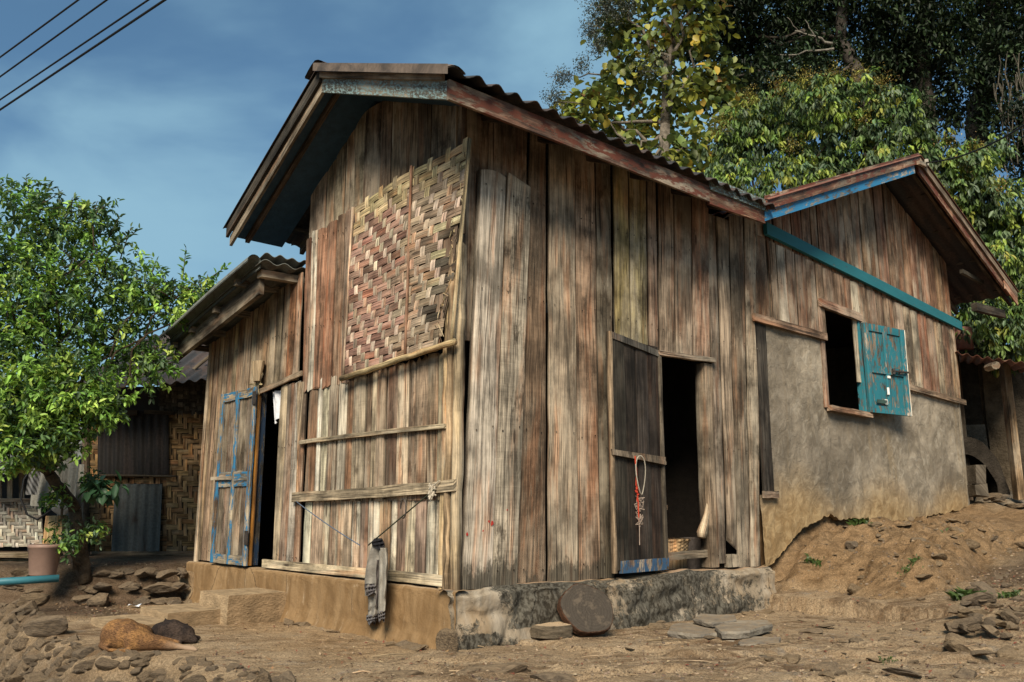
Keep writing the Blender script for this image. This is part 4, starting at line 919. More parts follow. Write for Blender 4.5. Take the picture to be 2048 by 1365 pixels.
for (px, py, r) in ((100, 1245, .13), (200, 1190, .15), (330, 1165, .16), (255, 1175, .12), (375, 1178, .1), (60, 1190, .16)):
    p = gz(px, py+18, .02); put_rock(RK[int(px) % 7], p+UP*.05, r*1.5, r, r*.9, R(0, 6), .2, 'wall_stone', 'dark loose stone of the low dry wall in front of the bamboo hut', 'stone', 'stones of the low dry wall')
# pile at the right
random.seed(9)
for i in range(30):
    a = R(0, 6.28); d = R(0, 1)**.6; px, py = 1955+78*d*math.cos(a), 1262+36*d*math.sin(a); p = gz(px, py, .05); h0 = hz(p.x, p.y); r = R(.045, .10) if i > 5 else R(.10, .14)
    put_rock(random.choice(RK+RO), (p.x, p.y, h0+.02+.10*(1-d)), r*1.25, r, r*.8, R(0, 6.3), .4, 'piled_stone', 'tan broken stone in the loose pile at the foot of the lane', 'stone', 'stones of the loose pile')
for i in range(105):
    px, py = R(1240, 2060), R(1215, 1375); 
    if abs(px-1955) < 80 and abs(py-1262) < 40: continue
    p = gz(px, py, .0); r = R(.015, .045) if i % 5 else R(.06, .11)
    put_rock(random.choice(RF+RO), (p.x, p.y, hz(p.x, p.y)+r*.1), r*1.4, r, r*.7, R(0, 6.3), .2, 'loose_stone', 'small loose stone lying on the muddy ground in front of the bank', 'stone', 'loose stones on the ground')
for i in range(95):
    s_, t_ = R(4.02, 7.2), R(-1.6, -.1); q = HP(s_, t_, 0); r = R(.015, .05) if i % 6 else R(.06, .11)
    put_rock(random.choice(RO), (q.x, q.y, hz(q.x, q.y)+r*.1), r*1.3, r, r*.8, R(0, 6.3), .5, 'bank_stone', 'small stone sticking out of the ochre earth bank under the plaster wall', 'stone', 'stones in the earth bank')
for i in range(26):
    px, py = R(1950, 2060), R(1060, 1210); d_ = 9.5-(py-1060)/150*2.; q = at(px, py, d_); r = R(.03, .07)
    put_rock(random.choice(RK), (q.x, q.y, hz(q.x, q.y)+r*.1), r*1.3, r, r*.7, R(0, 6.3), .5, 'lane_stone', 'small stone lying in the dark soil of the rising lane', 'stone', 'stones in the lane')
def one(me, px, py, z, sx, sy, sz, rz, lab, dz=0., name='stone'):
    p = gz(px, py, z); return put_rock(me, (p.x, p.y, hz(p.x, p.y)+dz), sx, sy, sz, rz, .05, name, lab)
for k_ in range(22):
    t_ = R(-.05, 4.3) if k_ > 7 else R(-.1, .6); q = HP(-R(.14, .26), t_, 0)
    if 2.1 < t_ < 3.1: continue
    r = R(.03, .075); put_rock(random.choice(RO), (q.x, q.y, hz(q.x, q.y)+r*.1), r*1.4, r, r, R(0, 6.3), .4, 'foot_stone', 'ochre-dusted stone bedded at the foot of the left-hand plinth', 'stone', 'stones along the foot of the plinth')
one(RK[2], 896, 1305, 0, .085, .10, .15, .3, 'upright grey stone block set at the foot of the house corner', .05)
one(RK[4], 1385, 1222, 0, .13, .12, .16, .9, 'squarish grey stone at the base of the plinth below the doorway', .03)
one(RK[1], 1925, 1352, 0, .13, .09, .13, .4, 'angular tan stone at the bottom edge, near the right', .0)
one(RF[1], 1650, 1338, 0, .15, .10, .16, .2, 'dark flat oval stone lying alone in the right foreground', .01)
one(RK[3], 1715, 1290, 0, .12, .08, .10, 1.2, 'brown lump of rock half buried in the right foreground', .0)
one(RK[5], 1715, 1190, .1, .09, .08, .12, .2, 'yellow-grey stone among weeds at the foot of the bank', .04)
one(RF[3], 1650, 1082, .0, .01, .01, .01, 0, 'stone', 0) if False else None
one(RF[2], 985, 1352, 0, .30, .09, .30, .15, 'dark split slab of rock breaking the ground at the bottom edge', .0, 'slate_ledge')
one(RF[4], 1130, 1362, 0, .22, .09, .26, -.1, 'brown ledge of layered rock at the bottom centre', .0, 'slate_ledge')
one(RF[0], 1480, 1300, 0, .30, .12, .16, .1, 'low worn shelf of rock in front of the slate slabs', -.01, 'slate_ledge')
one(RF[2], 800, 1350, 0, .20, .07, .2, .0, 'narrow dark rock ledge at the bottom edge, left of centre', -.01, 'slate_ledge')
# slate slabs
def slab_obj(pts, zt, th, lab, mat='slate'):
    mb = MB(); P = [gz(a, b, zt) for a, b in pts]; n = len(P); Q = []
    for i in range(n):
        a, b = P[i], P[(i+1) % n]
        for k in range(4): 
            q = a.lerp(b, k/4); Q.append(q+Vector((R(-.008, .008), R(-.012, .012), R(-.003, .003))))
    m = len(Q); c = sum(Q, Vector())/m; top = [c.lerp(q, .97) for q in Q]; mid_ = [q-UP*th*.3 for q in Q]; bot = [c.lerp(q, R(.93, 1.))-UP*th for q in Q]
    vs = top+mid_+bot; fs = [tuple(range(m))]+[(i+m, (i+1) % m+m, (i+1) % m, i) for i in range(m)]+[(i+2*m, (i+1) % m+2*m, (i+1) % m+m, i+m) for i in range(m)]+[tuple(range(2*m, 3*m))[::-1]]
    mb.add(vs, fs); o = fix(mb.build('slate_slab', MT[mat], label=lab, cat='stone slab', group='slate slabs')); return o
random.seed(3)
slab_obj([(1335, 1262), (1345, 1248), (1420, 1244), (1480, 1248), (1478, 1262), (1400, 1270)], .055, .06, 'dark layered slate slab at the bottom left of the slab heap')
slab_obj([(1428, 1252), (1470, 1240), (1535, 1240), (1545, 1248), (1500, 1262), (1440, 1264)], .085, .05, 'broad pale-topped slate slab with a mossy edge')
slab_obj([(1385, 1238), (1400, 1228), (1470, 1230), (1475, 1240), (1425, 1246)], .10, .035, 'thin slate slab lying uppermost at the back of the heap')
slab_obj([(1375, 1272), (1400, 1264), (1490, 1272), (1480, 1282), (1430, 1282)], .02, .02, 'thin flat slate slab on the ground before the heap')
slab_obj([(1475, 1282), (1500, 1273), (1562, 1274), (1560, 1290), (1480, 1289)], .03, .025, 'rectangular grey slate slab lying in front of the heap, farthest right')
# round slices of wood
def endgrain():
    m = NT('end_grain'); g = m.attr('grain').outputs['Vector']; ln = m.n('ShaderNodeVectorMath', {0: g}, operation='LENGTH').outputs['Value']; a = m.noise(g, 4, 6, .6); d = m.noise(g, 40, 5, .7)
    rg = m.noise(m.n('ShaderNodeCombineXYZ', {0: m.math('ADD', m.math('MULTIPLY', ln, 60), m.math('MULTIPLY', a, 4))}).outputs[0], 1, 2)
    c = m.mix(m.ramp(rg, .35, .65), m.mix(1., m.attr('tone').outputs['Color'], (.55, .5, .45), 'MULTIPLY'), m.attr('tone').outputs['Color'])
    c = m.mix(m.ramp(d, .5, .7, 0, .5), c, m.mix(1., c, (.25, .22, .2), 'MULTIPLY')); c = m.mix(m.ramp(a, .5, .65, 0, .35), c, (.15, .115, .08)); return m.out(c, .75, m.math('ADD', rg, d), .4, .006, .3)
MT['endg'] = endgrain()
def disc(c, ax, r, th, col, bark, lab, seed):
    random.seed(seed); ax = ax.normalized(); a = ax.cross(Vector((0, 1, .1))).normalized(); b = ax.cross(a); n = 48; rr = [r*(1+.05*math.sin(2*k/n*6.283+1)+.03*math.sin(5*k/n*6.283)+R(-.012, .012)) for k in range(n)]
    root = empty('wood_slice', c-ax*th/2, lab, 'chopping block'); mb = MB()
    for z, fl in ((th/2, False), (-th/2, True)):
        rings = [.0, .3, .6, .85, .97]; vs = []; pc = []
        for q in rings[1:]:
            for k in range(n): g = k/n*6.283; x, y = math.cos(g)*rr[k]*q, math.sin(g)*rr[k]*q; vs.append(c+a*x+b*y+ax*(z+R(-.0015, .0015))); pc.append((x*3+.1, y*3, 0))
        vs.append(c+ax*z); pc.append((.1, 0, 0)); fs = []
        for j in range(3): fs += [(j*n+k, j*n+(k+1) % n, (j+1)*n+(k+1) % n, (j+1)*n+k) for k in range(n)]
        fs += [(4*n, (k+1) % n, k) for k in range(n)]; fs = [f[::-1] for f in fs]; fs = fs if not fl else [f[::-1] for f in fs]
        mb.add(vs, fs, (*col, 0), pc)
    fix(mb.build('cut_face', MT['endg'], root)); mb = MB(); vs = []; pc = []
    prof = [(.97, .5), (1., .44), (1.02, .1), (1.0, -.3), (1.01, -.44), (.97, -.5)]
    for (q, z) in prof:
        for k in range(n): g = k/n*6.283; j = 1+R(-.012, .012); vs.append(c+a*math.cos(g)*rr[k]*q*j+b*math.sin(g)*rr[k]*q*j+ax*z*th); pc.append((g*r, z*th*4, seed))
    mb.add(vs, [(j*n+k, (j+1)*n+k, (j+1)*n+(k+1) % n, j*n+(k+1) % n) for j in range(len(prof)-1) for k in range(n)], (*bark, 0), pc); fix(mb.build('bark', MT['bark'], root))
p = gz(1098, 1284, .0); disc(Vector((p.x, p.y+.08, hz(p.x, p.y+.08)+.05)), Vector((.02, -.02, 1)), .168, .09, (.50, .38, .25), (.15, .12, .085), 'round slice of tree trunk lying flat on the mud', 4)
p = gz(1178, 1281, 0.0); disc(Vector((p.x-.01, p.y+.10, hz(p.x, p.y)+.185)), Vector((.28, -.80, .52)), .205, .065, (.052, .042, .032), (.085, .045, .028), 'larger blackened slice of tree trunk leaning against the plinth', 6)
random.seed(12)
# concrete steps
def lump(name, s0, s1, t0, t1, z0, z1, lab, amp=.006, slope=0.):
    mb = MB(); n = 14
    def P(s, t, z): 
        q = HP(s, t, z+slope*(s-s0)); k = nz(q, 6)*amp+nz(q, 18)*amp*.5; return q+Vector((nz(q, 5)*amp, nz(q+Vector((9, 0, 0)), 5)*amp, k*.7))
    pcx = lambda u, v: (u*.5, .3, v*.4)
    tn_ = (.30, .22, .135, 0); sd_ = (.215, .15, .088, 0)
    mb.grid(n, n, lambda u, v: P(lerp(s0, s1, u), lerp(t0, t1, v), z1), tn_, False, lambda u, v: (u, v, .5)); mb.grid(n, n, lambda u, v: P(s0, lerp(t0, t1, u), lerp(z0, z1, v)), tn_, True, pcx); mb.grid(n, n, lambda u, v: P(lerp(s0, s1, u), t0, lerp(z0, z1, v)), sd_, False, pcx); mb.grid(n, n, lambda u, v: P(lerp(s0, s1, u), t1, lerp(z0, z1, v)), tn_, True, pcx)
    return mb.build(name, MT['conc'], smooth=False, label=lab, cat='step', group='steps to the lean-to doorway')
lump('step', -.60, -.05, 2.30, 2.90, -.05, .235, 'tallest ochre step block against the plinth')
lump('step', -1.05, -.55, 2.44, 3.08, -.05, .115, 'middle ochre step, next below the tallest block')
lump('step', -1.46, -1.0, 2.28, 3.05, -.05, .06, 'lowest thin ochre step slab behind the sleeping dogs')
lump('kerb_stone', -.12, .1, 4.35, 4.72, -.05, .30, 'rounded ochre stone at the far end of the plinth', .05)
# ================================================================ jacket and cap
def WJ(px, py, off): t_, z_ = onS(px, py, -off); return HP(-off, t_, z_)
jr = empty('jacket', WJ(752, 1245, .2), 'grey hooded jacket hanging from the rope in front of the gable wall', 'jacket')
def drape(rows, n=26, folds=5, amp=.016, seed=0, thick=.05, base=.14, col=(.235, .215, .185, 0)):
    """rows: (xl, xr, y) in measured positions; a closed, folded tube of cloth"""
    mb = MB(); m = 26; ys = [r[2] for r in rows]; random.seed(seed); ph = [R(0, 6) for _ in range(4)]
    def f(u, v):
        y = lerp(ys[0], ys[-1], v); xl = np.interp(y, ys, [r[0] for r in rows]); xr = np.interp(y, ys, [r[1] for r in rows])
        g = u*2*math.pi; cx, hw_ = (xl+xr)/2, (xr-xl)/2; x = cx-hw_*math.cos(g); 
        o = base+thick*math.sin(g)+.5*amp*(math.sin(folds*math.cos(g)*1.9+ph[0]+v*1.6)+.5*math.sin(folds*2.3*math.cos(g)+ph[1]-v*2.2))*(1 if math.sin(g) > 0 else .2)*min(1, v*3+.25)+.006*math.sin(v*17+g*2+ph[2])
        p = WJ(x, y+3*math.sin(g*2+ph[3])*(v > .8), max(.045, o)); return p
    mb.grid(n*2, m, f, col, False, lambda u, v: (u*.4, v*.6, seed)); return mb
D_ROWS = [(744, 770, 1092), (738, 773, 1110), (732, 774, 1135), (729, 772, 1165), (730, 770, 1190)]
body = fix(drape(D_ROWS, folds=4, seed=1, amp=.020).build('body', MT['cloth'], jr, smooth=True))
fix(drape([(729, 772, 1168), (729, 757, 1178), (733, 752, 1190)], folds=9, seed=2, base=.155, thick=.045, col=(.10, .092, .095, 0)).build('hem', MT['cloth'], jr, smooth=True))
sl_ = fix(drape([(734, 768, 1180), (737, 764, 1205), (736, 758, 1225), (735, 752, 1236)], folds=3, seed=3, base=.12, col=(.21, .195, .17, 0)).build('sleeve', MT['cloth'], jr, smooth=True))
fix(drape([(733, 756, 1230), (732, 753, 1240), (738, 750, 1248)], folds=7, seed=4, base=.125, col=(.12, .115, .12, 0)).build('cuff', MT['cloth'], sl_, smooth=True))
sl_ = fix(drape([(757, 775, 1096), (758, 776, 1130), (757, 773, 1180), (756, 771, 1225)], folds=2, seed=5, base=.20, thick=.038, col=(.26, .24, .205, 0)).build('sleeve', MT['cloth'], jr, smooth=True))
fix(drape([(755, 771, 1222), (756, 770, 1238), (759, 768, 1243)], folds=6, seed=6, base=.20, thick=.033, col=(.13, .12, .12, 0)).build('cuff', MT['cloth'], sl_, smooth=True))
fix(drape([(753, 758, 1120), (751, 758, 1150), (751, 757, 1195), (752, 756, 1215)], folds=5, seed=7, base=.178, thick=.03, col=(.10, .085, .08, 0)).build('lining', MT['cloth'], jr, smooth=True))
fix(drape([(749, 764, 1077), (743, 768, 1085), (744, 770, 1092), (748, 766, 1097)], folds=4, seed=8, base=.17, thick=.06, amp=.014, col=(.018, .018, .022, 0)).build('beanie_hat', MT['cloth'], smooth=True, label='crumpled black cap on top of the hanging jacket', cat='cap'))
# ================================================================ dogs
def lump_body(name, parts, mat, lab, loc, rz, vox=.011):
    """parts: capsules (p, q, r0, r1) fused into one skin"""
    bm = bmesh.new()
    for (p, q, r0, r1) in parts:
        p, q = Vector(p), Vector(q); n = max(2, int((q-p).length/(min(r0, r1)*.35))+1)
        for i in range(n+1):
            f = i/n; b = bmesh.ops.create_icosphere(bm, subdivisions=2, radius=lerp(r0, r1, f)); bmesh.ops.translate(bm, verts=b['verts'], vec=p.lerp(q, f))
    me = bpy.data.meshes.new(name); bm.to_mesh(me); bm.free(); me.materials.append(mat); o = bpy.data.objects.new(name, me); COL.objects.link(o); o.location = loc; o.rotation_euler.z = rz
    md = o.modifiers.new('fuse', 'REMESH'); md.mode = 'VOXEL'; md.voxel_size = vox; md.use_smooth_shade = True
    s_ = o.modifiers.new('soft', 'SMOOTH'); s_.iterations = 7; s_.factor = .6
    return tag(o, lab, 'dog')
def furmat(name, a, b, pale, paws):
    m = NT(name); g = m.n('ShaderNodeTexCoord').outputs['Object']; x = m.n('ShaderNodeSeparateXYZ', {0: g})
    n = m.noise(g, 9, 6, .65); h = m.noise(m.vscale(g, (40, 90, 130)), 1.4, 5, .7)
    c = m.mix(m.ramp(n, .38, .6), a, b); k = m.ramp(h, .36, .64, .45, 1.5); c = m.mix(1., c, m.n('ShaderNodeCombineColor', {0: k, 1: k, 2: k}).outputs[0], 'MULTIPLY')
    px_ = m.math('ADD', x.outputs[0], m.math('MULTIPLY', m.math('SUBTRACT', n, .5), .12)); c = m.mix(m.ramp(px_, paws[0], paws[1], 0, .85), c, pale)
    if len(paws) > 2: c = m.mix(m.ramp(px_, paws[2], paws[3], .7, 0), c, pale)
    return m.out(c, .95, h, .6, .008, .1)
tan = furmat('tan_fur', (.20, .105, .042), (.105, .056, .028), (.30, .22, .155), (.13, .32, -.36, -.27)); blk = furmat('black_fur', (.018, .014, .013), (.04, .028, .022), (.07, .045, .032), (.9, 1.0, -.27, -.12))
dp = gz(285, 1302, 0); z0 = hz(dp.x, dp.y)
lump_body('tan_dog', [((-.22, .06, .10), (-.13, .03, .095), .115, .11), ((-.13, .03, .095), (.03, .02, .05), .108, .068), ((-.22, .20, .10), (-.18, .10, .10), .10, .11), ((-.20, .20, .08), (-.14, .30, .07), .10, .075), ((-.14, .30, .06), (-.20, .38, .06), .06, .055),
    ((-.20, .38, .06), (-.27, .35, .045), .05, .03), ((-.20, .40, .10), (-.18, .42, .13), .02, .008),
    ((-.05, -.03, .072), (.09, -.01, .055), .082, .05), ((.09, -.01, .055), (.20, -.02, .04), .046, .03), ((.20, -.01, .04), (.31, -.03, .026), .026, .017), ((.31, -.03, .026), (.37, -.045, .022), .021, .019), ((.37, -.045, .022), (.385, -.048, .016), .016, .012),
    ((-.04, .06, .04), (.14, .08, .035), .06, .035), ((.14, .08, .035), (.27, .05, .024), .026, .016), ((.27, .05, .024), (.34, .02, .02), .018, .018), ((.0, .16, .05), (.16, .18, .03), .045, .025), ((-.30, .0, .04), (-.22, -.085, .028), .022, .018), ((-.22, -.085, .026), (-.04, -.125, .02), .018, .012)],
    tan, 'tan dog with pale paws curled asleep on the terrace rim', (dp.x, dp.y+.02, z0-.012), 0)
dp = gz(322, 1290, 0); z0 = hz(dp.x, dp.y)
lump_body('black_dog', [((-.20, .14, .05), (-.06, .10, .065), .042, .06), ((-.08, .10, .075), (.03, .06, .085), .07, .088), ((.03, .06, .08), (.14, .03, .065), .088, .072), ((.14, .03, .06), (.20, .0, .045), .06, .036), ((.20, .0, .04), (.235, -.015, .032), .034, .024),
    ((-.01, .05, .14), (-.03, .05, .175), .025, .008), ((-.2, .14, .045), (-.27, .17, .03), .035, .022), ((.02, -.01, .03), (.14, -.05, .024), .03, .02), ((.05, .12, .04), (.2, .13, .03), .035, .02), ((.10, .08, .11), (.13, .09, .135), .02, .008)],
    blk, 'small black dog asleep just behind the tan dog', (dp.x, dp.y+.05, z0-.008), -.05, .009)
# ================================================================ bits lying about
random.seed(21)
mb = MB()
for i in range(2400):
    if i < 1250: px, py = R(880, 2060), R(1210, 1375); p = gz(px, py, 0)
    elif i < 1500: px, py = R(120, 420), R(1195, 1250); p = gz(px, py, 0)
    else: q = HP(R(3.95, 7.8), R(-2.2, -.05), 0); p = q
    r = R(.003, .012)*(1.4 if random.random() < .1 else 1); z = hz(p.x, p.y); a = R(0, 6.3)
    vs = [Vector((p.x+math.cos(a+k*1.257)*r*R(.8, 1.5), p.y+math.sin(a+k*1.257)*r, z-.003)) for k in range(5)]; vs += [v*1.0+UP*r*R(.5, .9)+(Vector((p.x, p.y, 0))-Vector((v.x, v.y, 0)))*.35 for v in vs[:5]]
    mb.add(vs, [(5, 6, 7, 8, 9)]+[(k, (k+1) % 5, 5+(k+1) % 5, 5+k) for k in range(5)], (*tone(random.choice([(.17, .125, .085), (.10, .075, .055), (.24, .18, .12)])), 0))
mb.build('pebbles', MT['plain'], label='scattered pebbles and chips of stone on the mud', cat='pebbles', kind='stuff')
mb = MB()
def flake(p, r, col):
    a = R(0, 6.3); t_ = Vector((R(-.5, .5), R(-.5, .5), 1)).normalized(); x = Vector((math.cos(a), math.sin(a), 0)); x = (x-t_*x.dot(t_)).normalized(); y = t_.cross(x)
    mb.add([p-x*r, p+y*r*.4+t_*.004, p+x*r, p-y*r*.4+t_*.004], [(0, 1, 2, 3)] if False else [(3, 2, 1, 0)], (*col, 0))
for i in range(3200):
    k = random.random()
    if k < .25: px, py = R(110, 400), 1195+abs(random.gauss(0, 16))*1.4; p = gz(px, min(py, 1245), 0)
    elif k < .42: q = at(R(1955, 2060), R(1080, 1230), R(7.2, 9.6)); p = q
    else: p = gz(R(420, 2060), R(1225, 1372), 0)
    flake(Vector((p.x, p.y, hz(p.x, p.y)+.008)), R(.005, .022), tone(random.choice([(.12, .06, .03), (.2, .12, .06), (.07, .04, .03), (.3, .22, .14), (.16, .05, .03)])))
mb.build('leaf_litter', MT['plain'], label='dry fallen leaves and chaff on the soil', cat='leaf litter', kind='stuff')
mb = MB()
for (px, py, z) in ((265, 1216, 0),):
    p = gz(px, py, z); p.z = hz(p.x, p.y)+.01; mb.grid(4, 3, lambda u, v: p+Vector((u*.11-.05, v*.07, .012+.012*math.sin(u*5+v*3))), (.6, .64, .72, 0))
mb.build('paper_scrap', MT['plain'], label='small crumpled white scrap of litter on the dark yard soil', cat='litter')
mb = MB(); p = gz(171, 1192, .05); mb.grid(4, 3, lambda u, v: p+Vector((u*.07-.03, v*.03, .05*v+.01*math.sin(u*6))), (.33, .03, .03, 0)); mb.build('wrapper', MT['plain'], label='small crumpled red wrapper between the yard stones', cat='litter')
mb = MB()
for i in range(16):
    px, py = R(560, 2000), R(1245, 1365); p = gz(px, py, 0); p.z = hz(p.x, p.y)+.012; a = R(-.4, .4); L = R(.08, .3); d = Vector((math.cos(a), math.sin(a), 0)); e = p+d*L; e.z = hz(e.x, e.y)+.012
    mb.tube([p, (p+e)/2+Vector((0, R(-.02, .02), .006)), e], [.004, .004, .002], 4, (*tone((.25, .18, .11)), 0))
mb.build('dry_twigs', MT['wood_pale'], label='thin dry twigs and straws lying on the mud', cat='twigs', kind='stuff')
# weeds
def weed(px, py, n, h, lab, z=0, dist=None, col=(.05, .085, .02)):
    p = at(px, py, dist) if dist else gz(px, py, z); p.z = hz(p.x, p.y); mb = MB()
    for i in range(n):
        q = p+Vector((random.gauss(0, .05), random.gauss(0, .03), 0)); q.z = hz(q.x, q.y); a = R(0, 6.3); r = R(.3, 1)*h; d = Vector((math.cos(a)*.6, math.sin(a)*.6, 1)).normalized(); s_ = d.cross(Vector((R(-1, 1), R(-1, 1), .2))).normalized()*r*.13
        mb.add([q, q+d*r*.5-s_+UP*.01, q+d*r+Vector((math.cos(a), math.sin(a), -.5))*r*.25, q+d*r*.5+s_], [(0, 1, 2, 3)], (*tone(col, .3), 0))
    mb.build('weed', MT['leaf'], label=lab, cat='weed')
weed(1632, 1213, 90, .07, 'low clump of weeds at the foot of the earth bank'); weed(1730, 1185, 110, .10, 'weeds around the yellow-grey stone', .1); weed(1534, 1208, 26, .09, 'tiny seedling beside the end of the plinth', .02)
weed(1925, 1165, 110, .13, 'straggling weeds at the right end of the bank', dist=8.6); weed(1905, 1080, 24, .06, 'small weed on the shoulder of the bank', dist=10.5); weed(1830, 1222, 90, .05, 'thin line of grass along the foot of the bank', .03)
weed(1500, 1262, 50, .04, 'moss and grass on the edge of the slate slabs', .02); weed(1775, 1325, 30, .05, 'few green sprouts in the right foreground'); weed(2020, 1225, 70, .08, 'grass tuft by the stone pile', .1)
# ================================================================ inside the plank doorway
def basket(c, r0, r1, h, lab):
    mb = MB(); mb.grid(64, 36, lambda u, v: c+Vector((math.cos(u*6.283), math.sin(u*6.283), 0))*(lerp(r0, r1, v)+.006*math.sin(u*6.283*16+math.pi*int(v*17))+(.012 if v > .94 else 0))+UP*h*v, lambda u, v: (*[x*(1.1 if int(v*17) % 2 else .8) for x in (.30, .20, .11)], 0)); mb.grid(32, 6, lambda u, v: c+Vector((math.cos(u*6.283), math.sin(u*6.283), 0))*(r1*.95-.02*v)+UP*h*(1-.9*v), (.1, .07, .04, 0), True)
    mb.build('wicker_basket', MT['bamboo'], smooth=True, label=lab, cat='basket')
basket(HP(2.80, .33, .38), .18, .23, .30, 'wicker basket standing just inside the dark doorway')
mb = MB(); c = HP(3.28, .38, .38); mb.grid(24, 6, lambda u, v: c+Vector((math.cos(u*6.283), math.sin(u*6.283), 0))*(.10+.02*v)+UP*.30*v, (.04, .05, .055, 0)); mb.grid(24, 1, lambda u, v: c+UP*.29+Vector((math.cos(u*6.283), math.sin(u*6.283), 0))*.11*(1-v), (.03, .03, .03, 0)); mb.build('bucket', MT['metal'], smooth=True, label='dark tin bucket right of the wicker basket', cat='bucket')
mb = MB(); pts = [HP(onT(x_, y_)[0], .01, onT(x_, y_)[1]) for x_, y_ in ((1417, 1006), (1415, 1028), (1411, 1048), (1406, 1066), (1405, 1076))]; mb.tube(pts, [.012, .025, .04, .052, .045], 10, (.33, .27, .2, 0), rough=.06); mb.build('wooden_mallet', MT['wood_pale'], smooth=True, label='pale tapering club of wood hung on the doorway jamb', cat='mallet')
mb = MB(); mb.box(HP(2.3, .9, .95), D2*1.3, D1*.35, UP*.05, (.12, .09, .07, 0)); mb.box(HP(2.35, 1.0, .38), D2*1.2, D1*.2, UP*.5, (.10, .075, .05, 0), .02)
for k in range(3): mb.box(HP(2.5+.35*k, 1.2, 1.0), D2*.04, D1*.03, UP*.75, (.11, .10, .09, 0))
mb.build('shelf', MT['wood_dark'], label='dark shelf and clay bench inside the doorway', cat='shelf')
# ================================================================ bamboo hut at the left, farther back
HY = 11.6
def hp(px, py, d=0.): r = ray(px, py); k = (HY+d)/r.y; return Vector((r.x*k, r.y*k, CZ+r.z*k))
hut = empty('bamboo_hut', Vector((hp(300, 1110).x, HY, .36)), 'dark hut of woven bamboo and old corrugated sheets standing behind the low stone wall', 'hut')
hutc = lambda c: (lambda u, v: tone(c, .22))
def wv(name, x0, y0, x1, y1, nu, nv, c, lab=None, d=0, sw=2, thick=.010):
    mb = MB(); f = quadf(hp(x0, y1, d), hp(x1, y1, d), hp(x1, y0, d), hp(x0, y0, d), (0, -1, 0)); weave(mb, f, nu, nv, hutc(c), hutc(tuple(x*1.25 for x in c)), thick=thick, swap=sw)
    o = mb.build(name, MT['bamboo'], hut, label=lab); m2 = MB(); m2.grid(1, 1, lambda u, v: f(u, v, -.01), (.03, .02, .012, 0)); m2.build('backing', MT['plain'], o); return o
wv('woven_panel', 334, 826, 428, 1104, 9, 26, (.25, .155, .075), 'ochre woven wall panel beside the plank house'); wv('woven_panel', 168, 826, 232, 1104, 6, 26, (.23, .14, .065), 'ochre woven wall panel at the left of the grey sheet')
wv('woven_panel', 232, 946, 336, 1104, 8, 15, (.2, .12, .06), d=.02)
wv('woven_panel', 318, 735, 430, 830, 9, 12, (.06, .052, .045), 'dark grey woven panel under the eaves', sw=1)
mb = MB(); p0 = hp(195, 952, -.07); corr(mb, p0, hp(337, 950, -.07)-p0, hp(197, 825, -.07)-p0, Vector((0, -1, 0)), wl=.11, amp=.012, nv=3); mb.build('sheet_door', M_tin('blackened_sheet', (.012, .010, .009), (.026, .018, .015)), hut, smooth=True, label='black corrugated sheet in the upper opening')
mb = MB(); p0 = hp(221, 1133, -.09); corr(mb, p0, hp(318, 1133, -.07)-p0, hp(231, 968, -.05)-p0, Vector((0, -1, 0)), wl=.12, amp=.016, nv=3); mb.build('sheet_door', M_tin('blue_grey_sheet', (.075, .085, .085), (.04, .032, .028), .35), hut, smooth=True, label='grey corrugated sheet closing the lower opening')
mb = MB(); mb.box(hp(185, 832, -.1), Vector((.62, 0, 0)), Vector((0, -.06, 0)), UP*.07, (.1, .075, .05, 0)); mb.build('crossbar', MT['wood_dark'], hut); mb = MB(); mb.box(hp(290, 828, -.08), Vector((.4, 0, -.02)), Vector((0, -.04, 0)), UP*.05, (.07, .055, .04, 0))
mb.build('crossbar', MT['wood_dark'], hut); mb = MB(); mb.tube([hp(192, 951, -.12), hp(280, 952, -.13), hp(352, 953, -.12)], .014, 6, (.09, .07, .05, 0)); mb.build('crossbar', MT['wood_dark'], hut)
mb = MB(); mb.tube([hp(185, 1110, -.1), hp(300, 1110, -.12), hp(415, 1109, -.1)], .042, 8, (.13, .095, .065, 0), rough=.05); mb.build('floor_beam', MT['wood'], hut)
mb = MB(); mb.tube([hp(185, 1124, .0), hp(425, 1122, .0)], .045, 8, (.05, .04, .03, 0)); mb.tube([hp(325, 1122, -.02), hp(325, 1155, -.02)], .045, 8, (.10, .08, .06, 0)); mb.tube([hp(345, 1120, .05), hp(345, 1160, .05)], .04, 6, (.06, .05, .04, 0)); mb.build('support_post', MT['wood'], hut)
mb = MB(); mb.tube([hp(172, 1140, -.03), hp(170, 980, -.03), hp(174, 800, -.03)], .05, 8, (.09, .07, .05, 0)); mb.build('corner_post', MT['wood'], hut)
mb = MB(); mb.box(hp(150, 1150, .3), Vector((2.3, 0, 0)), Vector((0, 3.2, 0)), UP*2.55, (.03, .022, .016, 0)); mb.build('inner_wall', MT['plain'], hut)
mb = MB(); p0 = hp(120, 800, -.7); p0.z = 2.42; q0 = Vector((p0.x, p0.y+2.6, 3.7)); corr(mb, p0, Vector((3.0, 0, .28)), q0-p0, Vector((0, -.4, 1)), wl=.16, amp=.02, nv=4); hr = mb.build('roof', MT['tin'], hut, smooth=True)
mb = MB(); mb.tube([hp(335, 775, -.2), hp(380, 745, -.2), hp(425, 708, -.2)], .025, 8, (.10, .08, .06, 0)); mb.build('rafter', MT['wood'], hr)
mb = MB(); mb.box(hp(95, 905, -.4), Vector((.02, 0, 0)), Vector((0, .03, 0)), UP*.01, (.1, .1, .1, 0))
